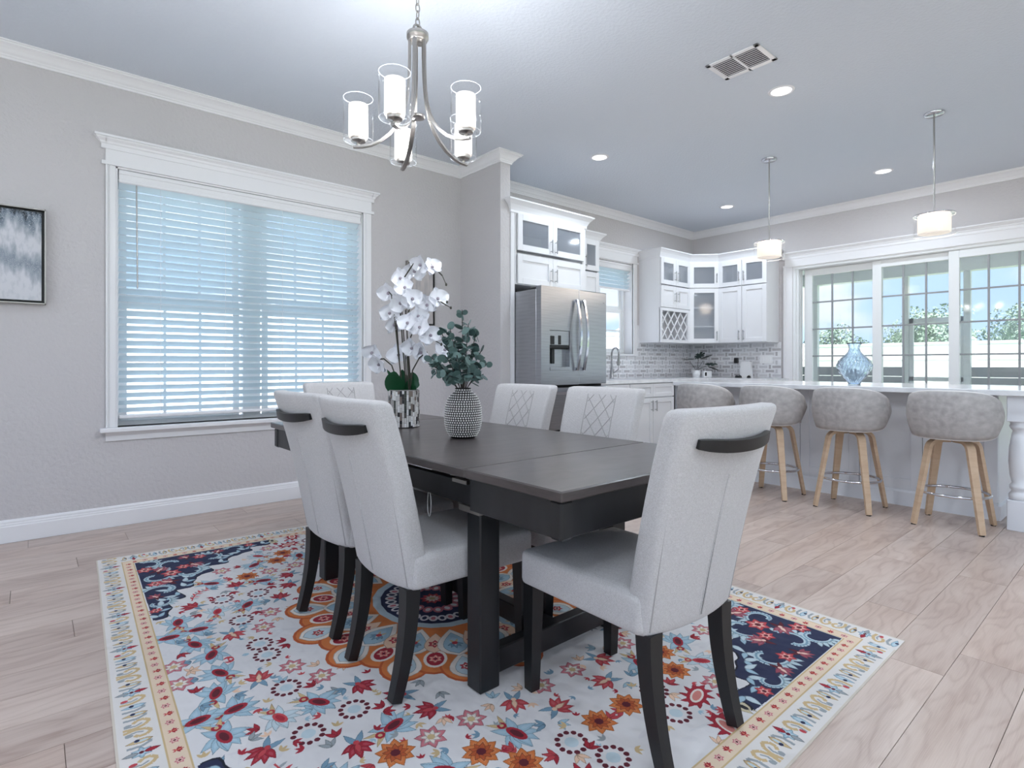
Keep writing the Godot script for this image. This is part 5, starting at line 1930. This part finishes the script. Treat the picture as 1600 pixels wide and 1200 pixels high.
func chandelier() -> void:
	var t := thing("chandelier", "brushed nickel five-arm chandelier with clear glass cylinder shades above dining table", "chandelier", Vector3(1.35, 0, -2.24))
	# chain of links up to a canopy
	part("canopy", G.new().lathe([Vector2(0.065, 3.05), Vector2(0.062, 3.03), Vector2(0.02, 3.02), Vector2(0.0, 3.02)], 24), M.nickel, t)
	var y := 2.665
	var k := 0
	while y < 3.02:
		var lk := []
		for i in 16:
			var a := TAU * i / 16.0
			var o := 0.010 * cos(a)
			lk.append(Vector3(o if k % 2 == 0 else 0.0, y + 0.021 * sin(a), o if k % 2 == 1 else 0.0))
		part("chain_link", G.new().tube(lk, 0.0028, 6, true), M.nickel, t)
		y += 0.033
		k += 1
	var lp := []
	for i in 20:
		var a := TAU * i / 20.0
		lp.append(Vector3(0.021 * cos(a), 2.632 + 0.021 * sin(a), 0))
	part("hanging_loop", G.new().tube(lp, 0.005, 8, true), M.nickel, t)
	part("collar", G.new().lathe([Vector2(0, 2.575), Vector2(0.040, 2.575), Vector2(0.044, 2.578), Vector2(0.044, 2.588), Vector2(0.050, 2.590), Vector2(0.050, 2.612), Vector2(0.044, 2.615), Vector2(0.0, 2.618)], 28), M.nickel, t)
	part("hub", G.new().lathe([Vector2(0, 2.222), Vector2(0.030, 2.222), Vector2(0.034, 2.228), Vector2(0.034, 2.236), Vector2(0.0, 2.24)], 24), M.nickel, t)
	var rt := Vector3(0.759, 0, 0.651)
	var fw := Vector3(0.651, 0, -0.759)
	var prof := [Vector2(0.036, 2.58), Vector2(0.036, 2.50), Vector2(0.038, 2.42), Vector2(0.043, 2.35), Vector2(0.052, 2.29), Vector2(0.068, 2.235), Vector2(0.092, 2.187), Vector2(0.125, 2.146), Vector2(0.165, 2.113), Vector2(0.21, 2.090), Vector2(0.25, 2.080), Vector2(0.288, 2.078)]
	for i in 5:
		var a := deg_to_rad(-101.0 + 72.0 * i)
		var d := rt * cos(a) + fw * sin(a)
		var side := Vector3(-d.z, 0, d.x)
		var pts := []
		for q in prof:
			pts.append(d * q.x + Vector3(0, q.y, 0))
		var arm := part("arm", G.new().bar(pts, 0.020, 0.009, side).bar(pts.map(func(p): return p + Vector3(0, 0.0, 0) - d * 0.0 + side * 0.0), 0.008, 0.014, side), M.nickel, t)
		var c := d * 0.266
		part("cup", G.new().lathe([Vector2(0.008, 2.083), Vector2(0.008, 2.100), Vector2(0.030, 2.102), Vector2(0.034, 2.106), Vector2(0.034, 2.120), Vector2(0.0, 2.121)], 22, c), M.nickel, arm)
		part("glass_shade", G.new().lathe([Vector2(0.03, 2.104), Vector2(0.060, 2.104), Vector2(0.066, 2.110), Vector2(0.066, 2.300)], 36, c), M.lamp_glass, arm)
		for rr in [[0.065, 2.300], [0.064, 2.108]]:
			var rp := []
			for j in 36:
				rp.append(c + Vector3(cos(TAU * j / 36) * rr[0], rr[1], sin(TAU * j / 36) * rr[0]))
			part("glass_rim", G.new().tube(rp, 0.0017, 6, true), M.glass_rim, arm)
		part("frosted_shade", G.new().lathe([Vector2(0.0, 2.122), Vector2(0.042, 2.122), Vector2(0.043, 2.128), Vector2(0.043, 2.268)], 30, c), M.shade_glow, arm)
		omni(t, c + Vector3(0, 2.2, 0), LAMP_CHANDELIER, Color(0.96, 0.98, 1.0))

# ---------------------------------------------------------------- pictures, flowers, vases
func painting(w: int, h: int, dark: bool) -> Image:
	var im := Image.create(w, h, false, Image.FORMAT_RGB8)
	var n := FastNoiseLite.new()
	n.seed = 6
	n.frequency = 1.0
	n.fractal_octaves = 4
	var r := RandomNumberGenerator.new()
	r.seed = 15
	for y in h:
		for x in w:
			var u := float(x) / w
			var v := float(y) / h
			if dark:
				var drip := n.get_noise_2d(u * 14.0, v * 1.6) * 0.16
				var vv := v + drip
				var tone := 0.0
				tone = smoothstep(0.30, 0.02, vv) * 0.95
				var wave := 0.50 + 0.13 * sin(u * 6.0 + 1.0)
				tone = maxf(tone, smoothstep(0.22, 0.0, absf(vv - wave - 0.06)) * 0.55)
				tone += n.get_noise_2d(u * 30.0, v * 9.0) * 0.18
				var c := rgb(206, 206, 212).lerp(rgb(98, 112, 126), clampf(tone * 1.1, 0, 1))
				c = c.lerp(rgb(30, 36, 44), smoothstep(0.75, 1.1, tone))
				if r.randf() < 0.10 * smoothstep(0.35, 0.8, tone):
					c = rgb(228, 228, 232)
				im.set_pixel(x, y, c)
			else:
				var k := n.get_noise_2d(u * 9.0, v * 1.2) * 0.5 + n.get_noise_2d(u * 3.0, v * 3.0) * 0.5
				var c := rgb(196, 188, 186).lerp(rgb(150, 148, 154), clampf(0.25 + k, 0, 1))
				if v < 0.12:
					c = c.lerp(rgb(84, 86, 94), 0.7 * (0.12 - v) / 0.12)
				im.set_pixel(x, y, c)
	return im

func picture(label: String, x0: float, x1: float, y0: float, y1: float, im: Image) -> void:
	var t := thing("framed_painting", label, "painting", Vector3((x0 + x1) / 2, (y0 + y1) / 2, WALL_Z + 0.001))
	var w := (x1 - x0) / 2
	var h := (y1 - y0) / 2
	var fr := G.new()
	fr.bx(-w, -w + 0.008, -h, h, 0, 0.045, 0.001).bx(w - 0.008, w, -h, h, 0, 0.045, 0.001).bx(-w, w, h - 0.008, h, 0, 0.045, 0.001).bx(-w, w, -h, -h + 0.008, 0, 0.045, 0.001)
	part("frame", fr, M.nickel, t)
	part("shadow_gap", G.new().bx(-w + 0.008, w - 0.008, -h + 0.008, h - 0.008, 0.0, 0.006), M.black, t)  # black sheet painted as the shade between frame and canvas
	var cm := mat(Color.WHITE, 0.7)
	cm.albedo_texture = tex(im)
	var c := G.new()
	var e := 0.022
	c.quad(Vector3(-w + e, -h + e, 0.036), Vector3(w - e, -h + e, 0.036), Vector3(w - e, h - e, 0.036), Vector3(-w + e, h - e, 0.036), Vector2(0, 1), Vector2(1, 1), Vector2(1, 0), Vector2(0, 0))
	for s in [[Vector3(-w + e, -h + e, 0), Vector3(w - e, -h + e, 0)], [Vector3(w - e, -h + e, 0), Vector3(w - e, h - e, 0)], [Vector3(w - e, h - e, 0), Vector3(-w + e, h - e, 0)], [Vector3(-w + e, h - e, 0), Vector3(-w + e, -h + e, 0)]]:
		c.quad(s[0], s[1], s[1] + Vector3(0, 0, 0.036), s[0] + Vector3(0, 0, 0.036), Vector2(0.5, 0.99), Vector2(0.5, 0.99), Vector2(0.5, 0.99), Vector2(0.5, 0.99))
	part("canvas", c, cm, t)

func petal_mesh(l: float, w: float, cup: float, pointy: float) -> ArrayMesh:
	# grows along +y from the flower's middle, opening towards +z
	var g := G.new()
	g.sm = 0
	var n := 9
	var P := func(i: int, j: int) -> Vector3:
		var u := float(i) / n
		var s := float(j) / n * 2.0 - 1.0
		var wd := w * pow(sin(PI * pow(clampf(u, 0.03, 0.995), pointy)), 0.62)
		return Vector3(s * wd, l * u, cup * (u * u) * 1.8 + 0.30 * wd * s * s + 0.05 * l * sin(u * 6.0 + s * 3.0))
	for i in n:
		for j in n:
			g.quad(P.call(i, j), P.call(i, j + 1), P.call(i + 1, j + 1), P.call(i + 1, j))
	return g.done()

func build_decor() -> void:
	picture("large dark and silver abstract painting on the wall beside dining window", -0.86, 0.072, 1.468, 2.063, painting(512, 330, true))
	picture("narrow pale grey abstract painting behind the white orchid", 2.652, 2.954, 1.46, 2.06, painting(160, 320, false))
	orchid()
	eucalyptus()
	blue_vase()

# turn an offset seen in the photograph (right, up, away) into world axes; used for plants only
func view(r: float, u: float, a: float) -> Vector3:
	return Vector3(0.759, 0, 0.651) * r + Vector3(0, u, 0) + Vector3(0.651, 0, -0.759) * a

func orchid() -> void:
	var t := thing("potted_orchid", "white phalaenopsis orchid in a mosaic pot on the dining table", "plant", Vector3(1.49, TABLE_Y + 0.0045, -2.61))
	var pot := part("pot", G.new().lathe([Vector2(0, 0), Vector2(0.074, 0), Vector2(0.078, 0.006), Vector2(0.079, 0.192), Vector2(0.073, 0.196), Vector2(0.071, 0.17), Vector2(0, 0.17)], 40), mat(rgb(120, 116, 116), 0.5), t)
	# slivers of shell and dark stone set upright round the pot
	var g := G.new()
	var pal := [Color(0.72, 0.70, 0.69), Color(0.60, 0.58, 0.57), Color(0.45, 0.42, 0.41), Color(0.10, 0.085, 0.08), Color(0.03, 0.03, 0.035), Color(0.80, 0.79, 0.79), Color(0.22, 0.17, 0.15), Color(0.66, 0.63, 0.61)]
	var cols := 44
	for i in cols:
		var y := 0.004 - rng.randf() * 0.02
		while y < 0.19:
			var hh := rng.randf_range(0.018, 0.042)
			var ya := maxf(y, 0.004)
			var yb := minf(y + hh - 0.0015, 0.191)
			if yb - ya > 0.004:
				var a := TAU * i / cols
				var bs := Basis(Vector3.UP, -a + PI / 2)
				g.col(pal[rng.randi() % pal.size()])
				g.box(Vector3(cos(a) * 0.0795, (ya + yb) / 2, sin(a) * 0.0795), Vector3(0.0102, yb - ya, 0.004), 0.0008, bs)
			y += hh
	var mm := mat(Color.WHITE, 0.2)
	mm.vertex_color_use_as_albedo = true
	stuff(part("mosaic", g, mm, pot))
	part("soil", G.new().lathe([Vector2(0, 0.176), Vector2(0.071, 0.172)], 20), M.stem, t)
	var s := 1.0 / 297.0
	var V := func(px: float, py: float, away: float) -> Vector3:
		return view((px - 624.0) * s, (668.0 - py) * s, away)
	var stems := [
		[[622, 612, 0.0], [616, 560, 0.0], [609, 500, 0.01], [604, 462, 0.01], [597, 452, 0.02]],
		[[628, 612, 0.0], [622, 540, 0.0], [618, 482, 0.0], [622, 440, -0.01], [640, 414, -0.02], [664, 412, -0.02], [684, 432, 0.0]],
		[[632, 612, 0.01], [630, 560, 0.02], [626, 500, 0.03], [634, 476, 0.02], [655, 470, 0.0], [680, 472, 0.0], [690, 478, 0.01]],
		[[633, 612, -0.02], [630, 545, -0.03], [640, 520, -0.04], [662, 522, -0.04], [676, 535, -0.04]],
		[[620, 612, -0.01], [606, 572, -0.02], [594, 562, -0.02], [584, 563, -0.03]],
		[[634, 612, -0.02], [640, 580, -0.05], [652, 560, -0.07], [664, 552, -0.08]]]
	for st in stems:
		var pts := []
		for i in st.size() - 1:
			for k in 4:
				var a: Array = st[i]
				var b: Array = st[i + 1]
				var u := k / 4.0
				pts.append(V.call(lerpf(a[0], b[0], u), lerpf(a[1], b[1], u), lerpf(a[2], b[2], u)))
		var e: Array = st[st.size() - 1]
		pts.append(V.call(e[0], e[1], e[2]))
		part("stem", G.new().tube(pts, 0.0036, 7), M.orchid_stem, t)
	for p in [[616, 0.006], [626, 0.0], [631, 0.012]]:
		part("stake", G.new().tube([V.call(p[0] + 4.0, 612, p[1]), V.call(p[0] - 6.0, 485, p[1] + 0.012)], 0.0028, 6), M.stem, t)
	# strap leaves
	for L in [[[-0.02, 0.175, -0.01], [-0.055, 0.235, -0.03], [-0.035, 0.29, -0.05], 0.052], [[0.02, 0.175, 0.0], [0.055, 0.23, -0.02], [0.085, 0.215, -0.03], 0.042], [[0.02, 0.175, 0.03], [0.04, 0.24, 0.04], [0.035, 0.285, 0.05], 0.04], [[-0.02, 0.175, 0.02], [-0.06, 0.25, 0.03], [-0.10, 0.30, 0.04], 0.012], [[0.0, 0.175, 0.02], [-0.01, 0.26, 0.03], [-0.015, 0.30, 0.03], 0.02]]:
		var a := view(L[0][0], L[0][1], L[0][2])
		var b := view(L[1][0], L[1][1], L[1][2])
		var c := view(L[2][0], L[2][1], L[2][2])
		var g2 := G.new()
		g2.sm = 0
		var rows := []
		for i in 11:
			var u := i / 10.0
			var p := a.lerp(b, u).lerp(b.lerp(c, u), u)
			var d := (b - a).lerp(c - b, u).normalized()
			var sd := d.cross(Vector3(-0.651, 0.15, 0.759)).normalized()
			var nn := sd.cross(d)
			var w: float = L[3] * pow(sin(PI * clampf(0.08 + u * 0.9, 0, 1)), 0.7)
			rows.append([p - sd * w + nn * w * 0.25, p, p + sd * w + nn * w * 0.25])
		for i in 10:
			for k in 2:
				g2.quad(rows[i][k], rows[i][k + 1], rows[i + 1][k + 1], rows[i + 1][k])
		part("leaf", g2, M.orchid_leaf, t)
	# blooms
	var wide := petal_mesh(0.060, 0.041, 0.010, 0.55)
	var slim := petal_mesh(0.058, 0.024, 0.006, 0.7)
	var lip := petal_mesh(0.020, 0.008, 0.014, 0.8)
	var thr := G.new().lathe([Vector2(0, 0.0), Vector2(0.009, 0.003), Vector2(0.006, 0.010), Vector2(0, 0.013)], 8, Vector3.ZERO, Basis(Vector3.RIGHT, PI / 2)).done()
	var fl := [[599, 458, 0.02], [601, 490, 0.0], [607, 508, 0.02], [618, 436, -0.01], [628, 452, -0.03], [652, 416, -0.03], [668, 420, -0.02], [640, 424, 0.01], [622, 476, -0.05], [640, 470, -0.05], [661, 478, -0.01], [676, 468, 0.0], [634, 508, -0.06], [652, 514, -0.05], [668, 526, -0.05], [640, 545, -0.05], [656, 552, -0.07], [613, 556, 0.05], [576, 552, -0.02], [588, 570, -0.03], [690, 548, -0.03], [648, 496, -0.03]]
	for i in fl.size():
		var f := Node3D.new()
		f.name = "flower"
		t.add_child(f, true)
		var yaw := deg_to_rad(-40.6) + rng.randf_range(-0.75, 0.75)
		f.transform = Transform3D(Basis(Vector3.UP, yaw) * Basis(Vector3.RIGHT, rng.randf_range(-0.35, 0.55)) * Basis(Vector3.BACK, rng.randf_range(-0.5, 0.5)), V.call(fl[i][0], fl[i][1], fl[i][2]))
		var sc := rng.randf_range(0.92, 1.15)
		for a in [[PI / 2 - 0.1, 0], [-PI / 2 + 0.1, 0], [0.0, 1], [2.3, 1], [-2.3, 1]]:
			inst("petal", wide if a[1] == 0 else slim, M.petal, f, Transform3D(Basis(Vector3.BACK, a[0]).scaled(Vector3.ONE * sc), Vector3(0, 0, 0.002 if a[1] == 0 else 0.0)))
		inst("petal", lip, M.petal, f, Transform3D(Basis(Vector3.BACK, PI), Vector3(0, -0.002, 0.004)))
		inst("throat", thr, M.orchid_throat, f, Transform3D(Basis.IDENTITY, Vector3(0, -0.001, 0.004)))
	for b in [[690, 446, 0.0], [697, 482, 0.01], [684, 540, -0.04], [691, 473, 0.01], [588, 556, -0.02]]:
		part("bud", G.new().lathe([Vector2(0, -0.009), Vector2(0.006, -0.003), Vector2(0.005, 0.005), Vector2(0, 0.010)], 8, V.call(b[0], b[1], b[2])), M.orchid_stem, t)
	for b in [[[684, 432, 0.0], [690, 446, 0.0]], [[690, 478, 0.01], [697, 482, 0.01]], [[676, 535, -0.04], [684, 540, -0.04]]]:
		part("stem", G.new().tube([V.call(b[0][0], b[0][1], b[0][2]), V.call(b[1][0], b[1][1], b[1][2])], 0.0022, 5), M.orchid_stem, t)

func eucalyptus() -> void:
	var t := thing("eucalyptus_vase", "beaded black and white vase of eucalyptus on the dining table", "plant", Vector3(1.47, TABLE_Y + 0.0045, -2.05))
	var prof := [Vector2(0.0, 0.0), Vector2(0.052, 0.0), Vector2(0.060, 0.010), Vector2(0.072, 0.030), Vector2(0.080, 0.060), Vector2(0.083, 0.095), Vector2(0.080, 0.135), Vector2(0.070, 0.170), Vector2(0.054, 0.193), Vector2(0.038, 0.205), Vector2(0.034, 0.212), Vector2(0.036, 0.222), Vector2(0.030, 0.222), Vector2(0.028, 0.200)]
	var vs := part("vase", G.new().lathe(prof, 44), mat(rgb(36, 31, 31), 0.6), t)
	var g := G.new()
	g.sm = -1
	var rows := 21
	for r in rows:
		var u := (r + 0.6) / rows
		var y := 0.006 + u * 0.212
		var rad := 0.05
		for i in range(1, 11):
			if y >= prof[i].y and y <= prof[i + 1].y:
				rad = lerpf(prof[i].x, prof[i + 1].x, (y - prof[i].y) / maxf(prof[i + 1].y - prof[i].y, 1e-5))
		var n := int(TAU * rad / 0.0112)
		for k in n:
			var a := TAU * (k + 0.5 * (r % 2)) / n
			var o := Vector3(cos(a), 0, sin(a))
			var s := Vector3(-o.z, 0, o.x)
			var c := o * rad + Vector3(0, y, 0)
			var q := 0.0043
			var top := c + o * 0.0036
			var ring := []
			for m in 6:
				var b := TAU * m / 6
				ring.append([c + (s * cos(b) + Vector3.UP * sin(b)) * q, c + o * 0.0024 + (s * cos(b) + Vector3.UP * sin(b)) * q * 0.75])
			for m in 6:
				var m2 := (m + 1) % 6
				g.quad(ring[m2][0], ring[m][0], ring[m][1], ring[m2][1])
				g.tri(top, ring[m2][1], ring[m][1])
	stuff(part("beads", g, mat(rgb(228, 224, 222), 0.5), vs))
	var lm := []
	for k in 3:
		var out := []
		for i in 12:
			var a := TAU * i / 12.0
			out.append(Vector2(sin(a) * (0.0135 + 0.0015 * k), 0.0155 - cos(a) * (0.0155 + 0.001 * k)))
		lm.append(G.new().prism(out, -0.0005, 0.0005).done())
	var mats := [M.eucalyptus, M.eucalyptus_dark, M.eucalyptus_pale, M.eucalyptus]
	var s := 1.0 / 338.0
	var ends := [[722, 490, 0.02], [733, 512, -0.03], [744, 520, 0.05], [703, 518, 0.03], [690, 520, -0.02], [672, 560, 0.0], [668, 572, 0.06], [682, 585, -0.07], [700, 560, -0.09], [718, 560, -0.10], [736, 565, -0.08], [752, 552, 0.0], [760, 572, 0.03], [756, 588, -0.06], [742, 545, 0.08], [712, 535, 0.09], [728, 590, -0.09], [706, 590, -0.08]]
	for e in ends:
		var tip := view((e[0] - 724.0) * s, (684.0 - e[1]) * s, e[2])
		var root := view((e[0] - 724.0) * s * 0.10, 0.205, e[2] * 0.2)
		var mid := root.lerp(tip, 0.45) + Vector3(0, 0.035, 0)
		var pts := []
		for i in 9:
			var u := i / 8.0
			pts.append(root.lerp(mid, u).lerp(mid.lerp(tip, u), u))
		pts.push_front(Vector3(root.x * 0.3, 0.08, root.z * 0.3))
		var b := part("branch", G.new().tube(pts, 0.0019, 5), M.stem, t)
		var n := int(6 + root.distance_to(tip) * 34.0)
		for i in n:
			var u := lerpf(0.36, 1.0, (i + rng.randf() * 0.6) / n)
			var p := root.lerp(mid, u).lerp(mid.lerp(tip, u), u)
			var d := Vector3(rng.randfn(), rng.randfn() * 0.7 + 0.15, rng.randfn()).normalized()
			var z := Vector3(rng.randfn(), rng.randfn(), rng.randfn())
			var x := d.cross(z).normalized()
			inst("leaf", lm[rng.randi() % 3], mats[rng.randi() % 4], b, Transform3D(Basis(x, d, x.cross(d)).scaled(Vector3.ONE * rng.randf_range(0.9, 1.35)), p))

func blue_vase() -> void:
	var t := thing("blue_glass_vase", "swirled clear blue glass vase standing on the island countertop", "vase", Vector3(5.12, 0.925, -1.66))
	var pr := [Vector2(0.046, 0.0), Vector2(0.042, 0.008), Vector2(0.050, 0.025), Vector2(0.080, 0.060), Vector2(0.108, 0.100), Vector2(0.124, 0.140), Vector2(0.124, 0.165), Vector2(0.112, 0.195), Vector2(0.088, 0.225), Vector2(0.062, 0.250), Vector2(0.045, 0.275), Vector2(0.039, 0.297), Vector2(0.041, 0.315), Vector2(0.052, 0.335), Vector2(0.060, 0.345)]
	var g := G.new()
	g.sm = 0
	var n := 96
	var R := func(i: int, k: int, inn: float) -> Vector3:
		var q: Vector2 = pr[i]
		var a := TAU * k / n
		var rib := 0.05 * sin(24.0 * (a + q.y * 4.0)) * smoothstep(0.0, 0.04, q.y) * smoothstep(0.30, 0.2, q.y)
		var r := q.x * (1.0 + (rib if inn == 0.0 else 0.0)) - inn
		return Vector3(cos(a) * r, q.y + (0.008 if inn > 0.0 and i == 0 else 0.0), sin(a) * r)
	for i in pr.size() - 1:
		for k in n:
			g.quad(R.call(i, k + 1, 0.0), R.call(i, k, 0.0), R.call(i + 1, k, 0.0), R.call(i + 1, k + 1, 0.0))
			g.quad(R.call(i, k, 0.0045), R.call(i, k + 1, 0.0045), R.call(i + 1, k + 1, 0.0045), R.call(i + 1, k, 0.0045))
	var top := pr.size() - 1
	for k in n:
		g.quad(R.call(top, k + 1, 0.0), R.call(top, k, 0.0), R.call(top, k, 0.0045), R.call(top, k + 1, 0.0045))
		g.tri(Vector3.ZERO, R.call(0, k, 0.0), R.call(0, k + 1, 0.0))
		g.tri(Vector3(0, 0.008, 0), R.call(0, k + 1, 0.0045), R.call(0, k, 0.0045))
	part("glass_body", g, M.blue_glass, t)
